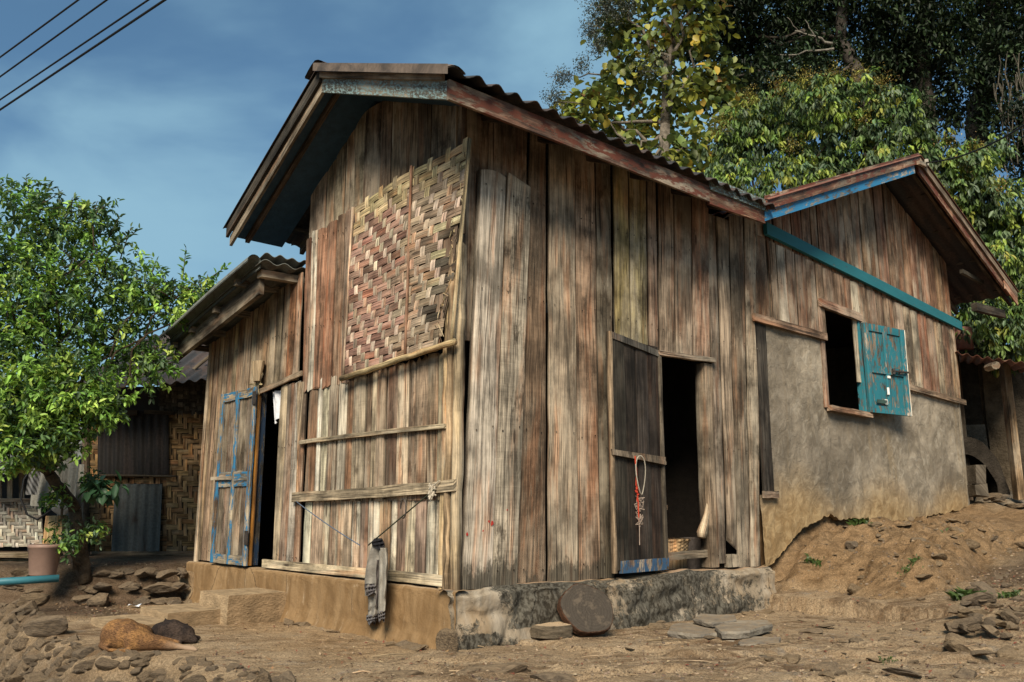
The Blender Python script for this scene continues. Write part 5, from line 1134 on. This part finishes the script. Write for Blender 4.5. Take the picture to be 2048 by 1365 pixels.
# leaning pale sheets, planks and the far hut on the left
def leansheet(pts, lab, mat='tinpale', wl=.10, nv=3):
    a, b, c = [hp(*q) for q in pts]; mb = MB(); corr(mb, a, b-a, c-a, Vector((0, -1, .1)), wl=wl, amp=.014, nv=nv); mb.build('corrugated_sheet', MT[mat], smooth=True, label=lab, cat='corrugated sheet')
leansheet(((60, 1012, -.9), (150, 1018, -1.0), (72, 912, -.8)), 'pale corrugated sheet leaning behind the tree trunk')
leansheet(((112, 1100, -.5), (165, 1105, -.5), (118, 925, -.4)), 'narrow cream corrugated sheet standing at the hut corner')
f2 = empty('far_hut', hp(40, 1090, 1.2), 'far hut at the left edge with a pale woven lower wall and slatted rail', 'hut')
def hp2(px, py, d=0): return hp(px, py, 1.2+d)
mb = MB(); f = quadf(hp2(-120, 1094), hp2(86, 1094), hp2(82, 1002), hp2(-120, 1002), (0, -1, 0)); weave(mb, f, 26, 13, hutc((.30, .285, .25)), hutc((.36, .345, .31)), thick=.008); mb.build('woven_panel', MT['bamboo'], f2); m2 = MB(); m2.grid(1, 1, lambda u, v: f(u, v, -.01), (.1, .09, .08, 0)); m2.build('backing', MT['plain'], f2)
for x in (-30, -8, 14, 38, 62):
    mb = MB(); a = hp2(x, 1002, -.03); mb.box(a, Vector((.075, 0, 0)), Vector((0, .02, 0)), hp2(x, 945, -.03)-a, (.30, .26, .2, 0)); mb.build('slat', MT['wood'], f2)
mb = MB(); mb.box(hp2(-120, 1004, -.05), Vector((1.7, 0, 0)), Vector((0, .04, 0)), UP*.05, (.28, .24, .19, 0)); mb.build('rail', MT['wood'], f2)
mb = MB(); mb.box(hp2(-140, 1100, .5), Vector((1.7, 0, 0)), Vector((0, 2., 0)), UP*1.75, (.02, .018, .015, 0)); mb.build('inner_wall', MT['plain'], f2)
mb = MB(); p0 = hp2(-140, 946, -.8); corr(mb, p0, Vector((1.75, 0, .0)), Vector((0, 2.4, .9)), Vector((0, -.4, 1)), wl=.15, amp=.018, nv=3); mb.build('roof', MT['tingrey'], f2, smooth=True)
mb = MB(); mb.box(hp(84, 1100, -.6), Vector((.22, 0, 0)), Vector((0, .12, 0)), UP*.42, (.42, .33, .18, 0), .01); mb.build('wooden_box', MT['wood_pale'], label='pale yellowish board box standing behind the bucket', cat='box')
for i, (y_, w_) in enumerate(((1112, .0), (1124, .03), (1134, .02))):
    mb = MB(); a = hp(-60, y_+4, -1.4+w_*4); mb.box(a, Vector((.92-w_*3, 0, 0)), Vector((0, .3, 0)), UP*.055, (*tone((.26, .2, .13)), 0), .012); mb.build('stacked_plank', MT['wood'], label=('top', 'middle', 'bottom')[i]+' board of the old planks stacked at the left edge', cat='plank', group='planks stacked at the left edge')
# bucket
bk = empty('plastic_bucket', at(85, 1151, 9.95), 'dusty pink-brown plastic bucket standing on the low stone wall', 'bucket')
c = at(85, 1151, 9.95); mb = MB(); prof = [(.0, .0), (.118, .0), (.122, .01), (.148, .235), (.157, .24), (.157, .262), (.147, .268), (.138, .25), (.112, .02), (0, .02)]
mb.grid(40, len(prof)-1, lambda u, v: c+Vector((math.cos(u*6.283)*prof[int(round(v*(len(prof)-1)))][0], math.sin(u*6.283)*prof[int(round(v*(len(prof)-1)))][0], prof[int(round(v*(len(prof)-1)))][1]*1.12)), (.22, .145, .115, 0)); mb.build('body', MT['plastic'], bk, smooth=True)
mb = MB(); mb.tube([c+Vector((-.16*math.cos(g), -.02-.05*math.sin(g), .28-.12*math.sin(g))) for g in [i*.2 for i in range(16)]], .004, 5, (.1, .1, .1, 0)); mb.build('handle', MT['metal'], bk)
mb = MB(); a, b = at(-60, 1168, 9.4), at(118, 1157, 9.4); mb.tube([a, a.lerp(b, .5), b], .035, 14, (.03, .13, .165, 0)); mb.build('water_pipe', MT['plastic'], smooth=True, label='turquoise plastic water pipe lying across the stones at the left edge', cat='pipe')
mb = MB(); c = hp(128, 1012, -1.5)
mb.grid(18, 14, lambda u, v: c+Vector((.5, 0, 0))*.0+Vector((math.cos(u*6.283)*.13*(math.sin(v*3.1)+.12), math.sin(u*6.283)*.08*(math.sin(v*3.1)+.1), .20*v-.1+.02*math.sin(u*20))), (.36, .36, .35, 0)); mb.build('plastic_bag', MT['cloth'], smooth=True, label='crumpled white plastic bag snagged on the tree trunk', cat='bag')
mb = MB(); pts = [hp(72, 920, -1.3), hp(48, 960, -1.35), hp(42, 1000, -1.4), hp(55, 1030, -1.4), hp(75, 1040, -1.4), hp(110, 1015, -1.45)]; mb.tube(pts, .012, 6, (.015, .015, .015, 0)); mb.build('hose', MT['black'], smooth=True, label='black hose looping down at the left of the tree', cat='hose')
mb = MB(); a = hp(50, 990, -1.1); mb.grid(8, 12, lambda u, v: a+Vector((.14*u+.03*v, .03*math.sin(u*9), .42*v)), lambda u, v: ((.3, .3, .3, 0) if (int(u*8)+int(v*12)) % 2 else (.03, .03, .03, 0)), True); mb.build('checked_cloth', MT['cloth'], smooth=True, label='dark patterned cloth hung beside the pale corrugated sheet', cat='cloth')
# ================================================================ shed at the right
shed = empty('shed', at(1980, 990, 15.5), 'low shed with a rusty corrugated roof and dark mud walls beside the wing', 'shed')
def sp(px, py, d): return at(px, py, d)
mb = MB(); a = sp(1890, 703, 14.2); b = sp(2090, 733, 13.3); c = sp(1890, 699, 17.5); c.z = a.z+.38
corr(mb, a, b-a, c-a, Vector((0, -.2, 1)), wl=.17, amp=.02, nv=4, jag=.01); mb.build('roof', MT['tinred'], shed, smooth=True)
def wallq(name, q, d, col, lab=None, mat='shed_shade', th=.12, dd=0):
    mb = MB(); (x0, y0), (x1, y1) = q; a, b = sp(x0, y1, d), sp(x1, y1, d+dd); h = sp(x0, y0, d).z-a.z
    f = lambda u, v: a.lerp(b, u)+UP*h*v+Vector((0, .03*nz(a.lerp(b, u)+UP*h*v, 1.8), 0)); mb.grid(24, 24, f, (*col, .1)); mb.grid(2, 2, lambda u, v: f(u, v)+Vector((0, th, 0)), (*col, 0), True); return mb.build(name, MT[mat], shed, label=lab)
wallq('mud_wall', ((1900, 700), (2080, 1010)), 17.0, (.045, .037, .028)); wallq('mud_wall', ((1990, 725), (2040, 992)), 16.2, (.085, .066, .045)); wallq('mud_wall', ((1940, 850), (1986, 992)), 16.0, (.12, .11, .09))  # mud walls coloured dark to stand for the shade inside the shed
mb = MB(); a = sp(2038, 1000, 14.6); mb.box(a, Vector((.10, 0, 0)), Vector((0, .14, 0)), UP*2.05, (.17, .115, .07, 0), .01); mb.build('post', MT['wood'], shed)
mb = MB(); a = sp(1931, 1000, 14.8); mb.box(a, Vector((.13, 0, 0)), Vector((0, .13, 0)), UP*2.3, (.05, .04, .03, 0), .01); mb.build('post', MT['wood_dark'], shed)
mb = MB(); mb.tube([sp(1976, 736, 13.6), sp(1992, 731, 13.2)], .055, 8, (.14, .11, .085, 0)); mb.build('pole_end', MT['wood_pale'], shed)
mb = MB(); a = sp(1923, 700, 16.); mb.tube([a, a+UP*.36], .19, 14, (.3, .2, .15, 0)); mb.build('oil_drum', MT['tinred'], smooth=True, label='rusty tin drum standing on the shed roof behind the wing', cat='drum')
# clay oven: a low vault with a dark mouth, shed shade put into its colours
mb = MB(); c = sp(1935, 985, 14.6); c.z = 1.17
def oven(u, v): 
    g = u*math.pi; r = (.62, .98)[0]; L = v*1.2; x = math.cos(g)*.62; z = math.sin(g)*.86; q = Vector((c.x+x, c.y+L, c.z+z)); return q+Vector((nz(q, 3), nz(q, 4), nz(q, 3.3)))*.04
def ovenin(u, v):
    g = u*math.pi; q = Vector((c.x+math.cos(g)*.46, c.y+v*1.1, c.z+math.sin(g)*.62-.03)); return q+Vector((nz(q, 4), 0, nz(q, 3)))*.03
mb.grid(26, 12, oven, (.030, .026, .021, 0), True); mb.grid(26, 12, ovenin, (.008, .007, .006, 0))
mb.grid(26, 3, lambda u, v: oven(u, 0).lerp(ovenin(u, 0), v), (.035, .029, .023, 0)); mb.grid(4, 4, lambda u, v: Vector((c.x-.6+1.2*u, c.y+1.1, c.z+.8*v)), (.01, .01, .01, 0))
mb.build('clay_oven', MT['shed_shade'], smooth=True, label='clay oven vault with a black mouth, coloured dark for the shade in the shed', cat='oven')
for i, (px, py, w_, h_, lab) in enumerate(((1953, 962, .14, .24, 'upper cement block beside the oven mouth'), (1953, 988, .17, .16, 'lower cement block beside the oven mouth'))):
    a = sp(px, py+4, 13.9); mb = MB(); mb.box(a, Vector((w_, 0, .0)), Vector((0, .25, 0)), UP*h_, (.095, .08, .062, 0), .015); mb.build('cement_block', MT['shed_shade'], label=lab, cat='block', group='blocks beside the oven')
for i in range(9):
    px, py = R(1965, 2045), R(985, 1010); q = at(px, py, 14.4); put_rock(random.choice(RK), (q.x, q.y, hz(q.x, q.y)+.04), R(.08, .2), .1, .07, R(0, 6), .2, 'shed_stone', 'stone on the ledge in front of the shed', 'stone', 'stones on the shed ledge')
# cables
def cable(name, a, b, r, lab, grp, sag=.0):
    mb = MB(); mb.tube(sagp(a, b, sag, 12), r, 6, (.012, .012, .014, 0)); mb.build(name, MT['black'], smooth=True, label=lab, cat='cable', group=grp)
for (p, q, lab, z) in (((0, 115), (157, 0), 'topmost of the four black overhead cables', 6.1), ((0, 154), (214, 0), 'second black overhead cable from the top', 6.0), ((0, 200), (297, 0), 'third black overhead cable from the top', 5.9), ((0, 220), (330, 0), 'lowest and thickest of the four black overhead cables', 5.8)):
    a, b = gz(*p, z), gz(*q, z); d = b-a; cable('overhead_cable', a-d*9, b+d*9, .0105 if z > 5.85 else .013, lab, 'overhead cables')
a = HP(SW+.1, -OS-.1, ZWR+.14); b = at(2100, 215, 9.); cable('service_cable', a, b, .010, 'thin dark cable running up right from the wing gable peak', None, .12)
# ================================================================ trees
def unit(n): v = RN.normal(size=(n, 3)); return v/np.linalg.norm(v, axis=1, keepdims=True)
def norm(v): return v/np.maximum(np.linalg.norm(v, axis=1, keepdims=True), 1e-6)
def leaf_geo(P, Dr, Nm, L, W, fold=.18, droop=.15):
    """one folded leaf blade per row: base P, direction Dr, face normal Nm"""
    S = norm(np.cross(Dr, Nm)); Nn = norm(np.cross(S, Dr)); L = L[:, None]; W = W[:, None]
    base = P; l1 = P+Dr*L*.32+S*W*.46+Nn*L*fold*.5; r1 = P+Dr*L*.32-S*W*.46+Nn*L*fold*.5
    l2 = P+Dr*L*.70+S*W*.40+Nn*L*(fold*.4-droop*.4); r2 = P+Dr*L*.70-S*W*.40+Nn*L*(fold*.4-droop*.4); tip = P+Dr*L-Nn*L*droop
    V = np.stack([base, l1, l2, tip, r2, r1], 1).reshape(-1, 3); i = np.arange(len(P))[:, None]*6
    Fq = np.stack([i+np.array([0, 1, 2, 3]), i+np.array([0, 3, 4, 5])], 1).reshape(-1, 4); return V, Fq
def crown(name, parts, mat, parent):
    V = np.concatenate([p[0] for p in parts]); off = 0; Fs = []
    for p in parts: Fs.append(p[1]+off); off += len(p[0])
    C = np.concatenate([np.repeat(p[2], 6, axis=0) for p in parts]); C = np.concatenate([C, np.ones((len(C), 1))], 1)
    me = bpy.data.meshes.new(name); npmesh(me, V-np.array(ORG[parent.name]), np.concatenate(Fs), C); me.materials.append(mat)
    o = bpy.data.objects.new(name, me); COL.objects.link(o); o.parent = parent; ORG[o.name] = ORG[parent.name]; return o
def palette(n, cols, wts, v=.25):
    cols = np.array(cols); k = RN.choice(len(cols), n, p=np.array(wts)/sum(wts)); return cols[k]*(1+RN.uniform(-v, v, (n, 1)))*(1+RN.uniform(-.08, .08, (n, 3)))
def clump(c, r, ntw, nl, L, cols, wts, droop=.3, spread=.9, aspect=.42, inner=.45, flat=1., face=0., jit=.25, stalk=.05, hang=.0):
    """twigs on an uneven ball; each carries a whorl of leaves"""
    c = np.array(c); d = unit(ntw); rad = r*(inner+(1-inner)*RN.random(ntw)**.55); rad = rad*(1+.30*np.sin(d[:, 0]*5+c[0]*3)*np.sin(d[:, 2]*6+c[2])+.12*RN.normal(size=ntw))
    tp = c+d*rad[:, None]*np.array([1, 1, flat]); tone_ = palette(ntw, cols, wts)
    P = np.repeat(tp, nl, 0); dd = np.repeat(d, nl, 0); lf = norm(dd*(1-spread)*1.3+unit(ntw*nl)*spread+np.array([0, 0, -droop])); 
    P = P+unit(ntw*nl)*L*jit+lf*L*stalk
    nrm = norm(np.array([0, 0, 1.])+unit(ntw*nl)*.55+dd*.3)
    Ls = L*RN.uniform(.65, 1.15, ntw*nl); V, Fq = leaf_geo(P, lf, nrm, Ls, Ls*aspect)
    C = np.repeat(tone_, nl, 0)*RN.uniform(.8, 1.2, (ntw*nl, 1)); return V, Fq, C
def shoot(p, q, n, L, col, aspect=.4):
    p, q = np.array(p), np.array(q); f = np.linspace(.15, 1, n)[:, None]; P = p+(q-p)*f; ax = norm((q-p)[None])[0]
    d = norm(unit(n)*.9+ax*.7); Ls = L*(1.1-.4*f[:, 0]); V, Fq = leaf_geo(P, d, norm(unit(n)+np.array([0, 0, 1.])), Ls, Ls*aspect); return V, Fq, np.array([col]*n)*RN.uniform(.7, 1.2, (n, 1))
def limb(mb, a, b, r0, r1, col, wob=.06, n=7):
    a, b = Vector(a), Vector(b); L = (b-a).length; pts = [a.lerp(b, i/n)+(Vector((R(-1, 1), R(-1, 1), R(-.5, .5)))*wob*L*(0 < i < n)) for i in range(n+1)]; mb.tube(pts, [lerp(r0, r1, i/n) for i in range(n+1)], 9, (*col, 0), rough=.05); return pts
# ---- bushy citrus tree at the left
random.seed(33); D0 = 10.1
b0 = at(172, 1146, D0+.15); tree = empty('leafy_tree', b0, 'bushy bright-green small tree with a leaning trunk at the left edge', 'tree')
mb = MB(); bc = (.085, .065, .045)
k1 = at(150, 1020, D0+.1); k2 = at(100, 950, D0); k3 = at(85, 880, D0); limb(mb, b0-UP*.1, k1, .075, .062, bc, .02); limb(mb, k1, k2, .062, .055, bc, .03); limb(mb, k2, k3, .055, .05, bc, .03)
limb(mb, at(150, 1140, D0), at(125, 1010, D0-.05), .02, .012, bc); limb(mb, at(160, 1130, D0), at(118, 1080, D0-.1), .016, .01, bc); limb(mb, at(165, 1100, D0), at(200, 1020, D0), .018, .01, bc)
CL = [(55, 425, .38, 10.0), (130, 470, .42, 10.3), (185, 440, .25, 10.), (205, 560, .50, 10.1), (90, 570, .52, 9.9), (15, 560, .5, 10.3), (290, 590, .40, 10.1), (345, 600, .33, 9.9), (405, 590, .24, 9.8), (120, 680, .56, 10.0), (20, 700, .55, 10.2), (235, 680, .46, 10.3), (305, 730, .34, 10.1), (150, 790, .44, 9.7), (55, 810, .50, 9.6), (-50, 820, .5, 9.9), (110, 880, .28, 9.6), (30, 900, .26, 9.5), (210, 815, .20, 9.6), (-60, 480, .5, 10.2), (-90, 640, .6, 10.2)]
parts = []; g1 = [(.14, .26, .05), (.24, .40, .07), (.09, .17, .06), (.36, .48, .10), (.07, .12, .06)]
for i, (px, py, r, d) in enumerate(CL):
    c = at(px, py, d); low = py > 760
    w_ = (2, 3, 2, 1.6, 1) if low or px > 330 else (3, 2, 3, .8, 2)
    parts.append(clump(c, r, int(430*r*r*(3.5 if low else 1.55))+12, 8, .08, g1, w_, droop=.15, spread=.75, aspect=.42, inner=.15 if not low else .4, jit=.45))
    if i < 19: limb(mb, k3 if py < 800 else k2, c, .032 if r > .4 else .02, .007, bc, .07)
    for k in range(7 if low else 9):
        q = Vector(unit(1)[0]); q.z = abs(q.z)*.6+.15; e = c+q.normalized()*r*R(.8, 1.15); limb(mb, c.lerp(e, .1), e, .008, .003, bc, .06, 4)
for (x0, y0, x1, y1, d) in ((60, 420, 52, 355, 10), (75, 410, 100, 372, 10.1), (200, 470, 206, 398, 10), (215, 480, 240, 432, 10), (220, 500, 280, 458, 10), (365, 560, 372, 497, 9.9), (400, 570, 455, 532, 9.8), (20, 420, 0, 372, 10), (410, 600, 425, 560, 9.8), (385, 640, 402, 640, 9.7), (130, 430, 150, 395, 10.1), (350, 640, 395, 665, 9.7), (320, 740, 360, 742, 9.9), (210, 520, 255, 470, 10), (160, 440, 170, 405, 10.2), (240, 520, 262, 455, 10)):
    a, b = at(x0, y0, d), at(x1, y1, d); mb.tube([a, a.lerp(b, .5), b], [.007, .005, .003], 5, (*bc, 0)); parts.append(shoot(a, b, 15, .095, (.06, .11, .035) if y1 < 480 else (.09, .2, .03)))
for (px, py, r, n) in ((180, 960, .12, 24), (130, 1080, .2, 40), (195, 1060, .12, 24), (110, 1000, .14, 30)):
    parts.append(clump(at(px, py, D0-.1), r, n, 6, .07, g1, (2, 1, 3, .5, 2), jit=.5, inner=.2))
parts.append(clump(at(205, 975, D0-.4), .20, 12, 5, .16, [(.025, .07, .03)], [1], droop=.6, flat=.4))
mb.build('trunk', MT['bark'], tree, smooth=True); crown('crown', parts, MT['leaf'], tree)
# ---- tree with large yellow-green leaves behind the ridge
random.seed(34)
b0 = at(1330, 700, 17.5); b0.z = .9; tk = empty('broadleaf_tree', b0, 'airy tree with large round yellow-green leaves rising behind the main roof', 'tree')
mb = MB(); bc = (.14, .12, .095); top = at(1330, 250, 17.5); limb(mb, b0, top, .17, .11, bc, .015); top2 = at(1360, -150, 17.5); limb(mb, top, top2, .11, .05, bc, .03)
yl = [(.18, .21, .045), (.29, .30, .05), (.10, .14, .04), (.40, .30, .05), (.20, .11, .035), (.14, .18, .05)]; yw = (3, 2.2, 3, .7, .35, 2)
parts = []
for (px, py, r) in ((1240, 40, .62), (1320, 90, .75), (1400, 50, .6), (1250, 150, .62), (1350, 190, .7), (1430, 160, .6), (1195, 205, .42), (1260, 260, .58), (1345, 300, .6), (1430, 290, .62), (1150, 200, .26), (1200, 262, .40), (1295, 340, .50), (1400, 370, .5), (1140, 235, .2), (1300, -60, .9), (1400, -80, .8), (1215, -50, .5), (1470, 220, .4), (1235, 320, .42)):
    d = 17.5+R(-.8, .8); c = at(px, py, d); parts.append(clump(c, r*1.02, int(150*r*r)+12, 4, .215, yl, yw, droop=.5, spread=.85, aspect=.80, inner=.1, jit=.8, stalk=.3))
    limb(mb, top.lerp(top2, R(0, .7)) if py < 200 else top.lerp(b0, R(0, .25)), c, .045, .012, bc, .08)
for (px, py, r, n) in ((1205, 15, .5, 420), (1180, 60, .22, 140), (1125, 155, .24, 150), (1110, 195, .25, 150), (1195, 90, .22, 120), (1165, 130, .2, 90), (1250, 10, .4, 200), (1300, 130, .5, 160)):
    parts.append(clump(at(px, py, 17.2), r, n, 4, .045, [(.10, .13, .13), (.07, .09, .08), (.16, .16, .11)], (2, 2, 1), jit=2., inner=.1, aspect=.6))
for a, b in (((1200, 150), (1095, 155)), ((1180, 210), (1100, 200)), ((1230, 20), (1180, 10)), ((1210, 60), (1178, 45))): limb(mb, at(*a, 17.3), at(*b, 17.2), .018, .005, bc, .05, 5)
mb.build('trunk', MT['bark'], tk, smooth=True); crown('crown', parts, MT['leaf'], tk)
# ---- tall dark trees on the slope
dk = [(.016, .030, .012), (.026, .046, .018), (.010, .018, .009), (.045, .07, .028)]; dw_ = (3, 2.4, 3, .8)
def dark_tree(base, pts, cl, lab, D, rb, L=.17, dens=1.0, branches=(), flat=1.):
    random.seed(int(base[0])); b0 = at(base[0], 700, D); b0.z = 1.0; t = empty('forest_tree', b0, lab, 'tree'); mb = MB(); prev = b0; r = rb; bc = (.075, .065, .055)
    kn = [at(px, py, D) for px, py in pts]
    for q in kn: limb(mb, prev, q, r, r*.86, bc, .03); prev = q; r *= .86
    parts = []
    for (px, py, rr) in cl:
        c = at(px, py, D+R(-1.2, .9)); parts.append(clump(c, rr, int(215*rr*rr*dens)+14, 8, L*.86, dk, dw_, droop=.35, spread=.9, aspect=.38, inner=.1, jit=.9, flat=flat)); limb(mb, min(kn, key=lambda k: (k-c).length), c, .05, .015, bc, .08)
    for a, b, r_ in branches: limb(mb, at(*a, D-1.2), at(*b, D-1.5), r_, r_*.4, (.17, .155, .13), .05, 6)
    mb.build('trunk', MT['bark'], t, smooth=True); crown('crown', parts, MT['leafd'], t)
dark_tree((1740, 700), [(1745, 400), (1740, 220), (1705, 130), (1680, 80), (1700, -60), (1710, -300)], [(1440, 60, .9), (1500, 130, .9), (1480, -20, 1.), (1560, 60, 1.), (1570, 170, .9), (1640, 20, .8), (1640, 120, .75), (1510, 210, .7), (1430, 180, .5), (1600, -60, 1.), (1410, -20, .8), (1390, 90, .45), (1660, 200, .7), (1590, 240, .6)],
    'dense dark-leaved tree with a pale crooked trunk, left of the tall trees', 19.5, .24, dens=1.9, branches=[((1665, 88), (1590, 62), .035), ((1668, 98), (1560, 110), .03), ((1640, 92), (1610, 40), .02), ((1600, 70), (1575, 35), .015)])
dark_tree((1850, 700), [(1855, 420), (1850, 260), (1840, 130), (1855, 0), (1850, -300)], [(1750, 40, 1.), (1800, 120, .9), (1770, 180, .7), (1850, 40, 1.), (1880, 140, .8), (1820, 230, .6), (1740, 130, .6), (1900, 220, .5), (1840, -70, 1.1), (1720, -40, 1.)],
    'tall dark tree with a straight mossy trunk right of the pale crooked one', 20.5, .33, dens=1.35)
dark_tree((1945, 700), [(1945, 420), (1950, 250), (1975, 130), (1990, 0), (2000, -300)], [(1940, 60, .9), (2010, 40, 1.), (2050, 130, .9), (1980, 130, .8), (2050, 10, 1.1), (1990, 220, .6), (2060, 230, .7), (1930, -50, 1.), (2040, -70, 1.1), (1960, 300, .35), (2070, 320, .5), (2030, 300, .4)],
    'tall dark tree with hanging rootlets at the right edge', 20., .30, dens=1.0)
random.seed(8); mb = MB()
for k in range(16):
    a = at(R(1985, 2048), R(90, 170), 18.8); n = 7; L = R(.8, 2.3); mb.tube([a+Vector((.05*math.sin(i*1.3+k), 0, -L*i/n)) for i in range(n+1)], .011, 4, (.10, .09, .07, 0))
t_ = bpy.data.objects['forest_tree.002']; mb.build('aerial_root', MT['bark'], t_)
# ---- lychee-like trees with drooping leaves in the sun
ly = [(.14, .22, .05), (.075, .13, .04), (.22, .29, .05), (.10, .15, .075), (.04, .07, .03), (.28, .30, .06)]
def droopy(base, D, cl, lab, fl=()):
    random.seed(int(base)); b0 = at(base, 700, D+1); b0.z = 1.0; t = empty('fruit_tree', b0, lab, 'tree'); mb = MB(); bc = (.07, .055, .04); k = Vector((b0.x, b0.y, 4.0)); limb(mb, b0, k, .17, .12, bc, .02)
    parts = []
    for (px, py, r, b) in cl:
        c = at(px, py, D+R(-.5, .5)); w_ = (3, 3, 1+2*b, 2, 3-2*b, .3+.8*b); parts.append(clump(c, r, int(370*r*r)+24, 8, .145, ly, w_, droop=1.05, spread=.75, aspect=.36, inner=.45, jit=.35)); limb(mb, k, c, .04, .012, bc, .06)
    for (px, py, r, n) in fl: parts.append(clump(at(px, py, D-.4), r, n, 6, .035, [(.22, .20, .04), (.28, .22, .06), (.2, .12, .04)], (3, 2, 1), jit=2.2, inner=.1, aspect=.6, droop=-.6))
    mb.build('trunk', MT['bark'], t, smooth=True); crown('crown', parts, MT['leaf'], t)
droopy(1620, 15.5, [(1500, 250, .50, .5), (1570, 225, .55, .7), (1650, 200, .52, .9), (1725, 200, .45, .7), (1790, 225, .42, .4), (1460, 300, .42, .4), (1540, 310, .55, .3), (1620, 290, .6, .2), (1700, 290, .55, .4), (1770, 300, .5, .3), (1830, 320, .35, .3), (1500, 370, .42, .4), (1580, 360, .5, 1.), (1660, 360, .5, .1), (1740, 350, .45, 1.), (1440, 360, .34, .5), (1610, 420, .5, .6), (1800, 370, .4, .2), (1530, 430, .4, .3), (1840, 260, .2, .4)],
    'glossy drooping-leaved fruit tree with yellow flower sprays, lit by the sun behind the wing roof', [(1610, 158, .22, 60), (1665, 150, .22, 60), (1720, 150, .2, 50), (1765, 165, .22, 60), (1500, 195, .2, 45), (1440, 250, .2, 45), (1560, 175, .2, 50), (1640, 215, .2, 40), (1725, 240, .2, 40), (1590, 290, .2, 40)])
droopy(1985, 16.5, [(1890, 310, .4, .5), (1935, 330, .45, .6), (1900, 380, .45, .3), (1960, 390, .5, .4), (2015, 400, .45, .5), (1960, 460, .5, .4), (2030, 470, .55, .3), (1990, 530, .5, .4), (2050, 550, .5, .3), (1930, 440, .4, .4), (2020, 610, .5, .9), (1960, 640, .45, .1), (2060, 640, .5, .8), (1920, 660, .35, .1), (2080, 450, .4, .5), (2010, 690, .4, .3), (1940, 560, .4, .2), (1990, 300, .25, .3)],
    'drooping-leaved fruit tree beyond the right slope of the wing roof', [(1900, 285, .2, 45), (1950, 300, .2, 45), (1930, 340, .2, 40), (2000, 370, .2, 40)])
# ================================================================ light, sky, camera
sc = bpy.context.scene
SUN_AZ, SUN_EL = math.radians(180+8), math.radians(39)      # azimuth clockwise from +Y
sd = Vector((math.sin(SUN_AZ)*math.cos(SUN_EL), math.cos(SUN_AZ)*math.cos(SUN_EL), math.sin(SUN_EL)))
ld = bpy.data.lights.new('sun', 'SUN'); ld.energy = 4.8; ld.angle = math.radians(24); ld.color = (1, .88, .70)
lo_ = bpy.data.objects.new('sun', ld); COL.objects.link(lo_); lo_.rotation_euler = sd.to_track_quat('Z', 'Y').to_euler()
w = bpy.data.worlds.new('World'); sc.world = w; w.use_nodes = True; nt = w.node_tree; nt.nodes.clear()
N = lambda t, **k: (lambda x: [setattr(x, a, b) for a, b in k.items()] and x or x)(nt.nodes.new(t))
sky = N('ShaderNodeTexSky', sky_type='NISHITA', sun_disc=False); sky.sun_elevation = SUN_EL; sky.sun_rotation = SUN_AZ; sky.dust_density = .6; sky.ozone_density = 3
tc = N('ShaderNodeTexCoord'); mp = N('ShaderNodeMapping'); mp.inputs['Scale'].default_value = (1.7, 1.7, 3.4); mp.inputs['Location'].default_value = (.4, .2, .3)
nt.links.new(tc.outputs['Generated'], mp.inputs[0]); no_ = N('ShaderNodeTexNoise'); no_.inputs['Scale'].default_value = 1.1; no_.inputs['Detail'].default_value = 6; no_.inputs['Roughness'].default_value = .5; no_.inputs['Distortion'].default_value = .25
nt.links.new(mp.outputs[0], no_.inputs['Vector']); mr = N('ShaderNodeMapRange', interpolation_type='SMOOTHSTEP'); mr.inputs[1].default_value = .38; mr.inputs[2].default_value = .62; mr.inputs[3].default_value = .22; mr.inputs[4].default_value = .92
nt.links.new(no_.outputs['Fac'], mr.inputs[0]); mx = N('ShaderNodeMix', data_type='RGBA')
nt.links.new(mr.outputs[0], mx.inputs[0]); hs = N('ShaderNodeHueSaturation'); hs.inputs['Saturation'].default_value = 1.25; hs.inputs['Value'].default_value = 1.0
nt.links.new(sky.outputs[0], hs.inputs['Color']); nt.links.new(hs.outputs[0], mx.inputs[6]); mx.inputs[7].default_value = (3.4, 5.9, 7.5, 1)
bg = N('ShaderNodeBackground'); bg.inputs[1].default_value = .06; nt.links.new(mx.outputs[2], bg.inputs[0]); ou = N('ShaderNodeOutputWorld'); nt.links.new(bg.outputs[0], ou.inputs[0])
cd = bpy.data.cameras.new('camera'); cam = bpy.data.objects.new('camera', cd); COL.objects.link(cam); cam.location = (0, 0, CZ)
cam.rotation_euler = (math.pi/2+PIT, 0, 0); cd.sensor_width = 36; cd.lens = F/2048*36; cd.clip_start = .05; cd.clip_end = 2000
sc.camera = cam
sc.view_settings.view_transform = 'Standard'; sc.view_settings.look = 'None'; sc.view_settings.exposure = .55; sc.view_settings.gamma = 1
sc.render.engine = 'CYCLES'; sc.cycles.max_bounces = 5
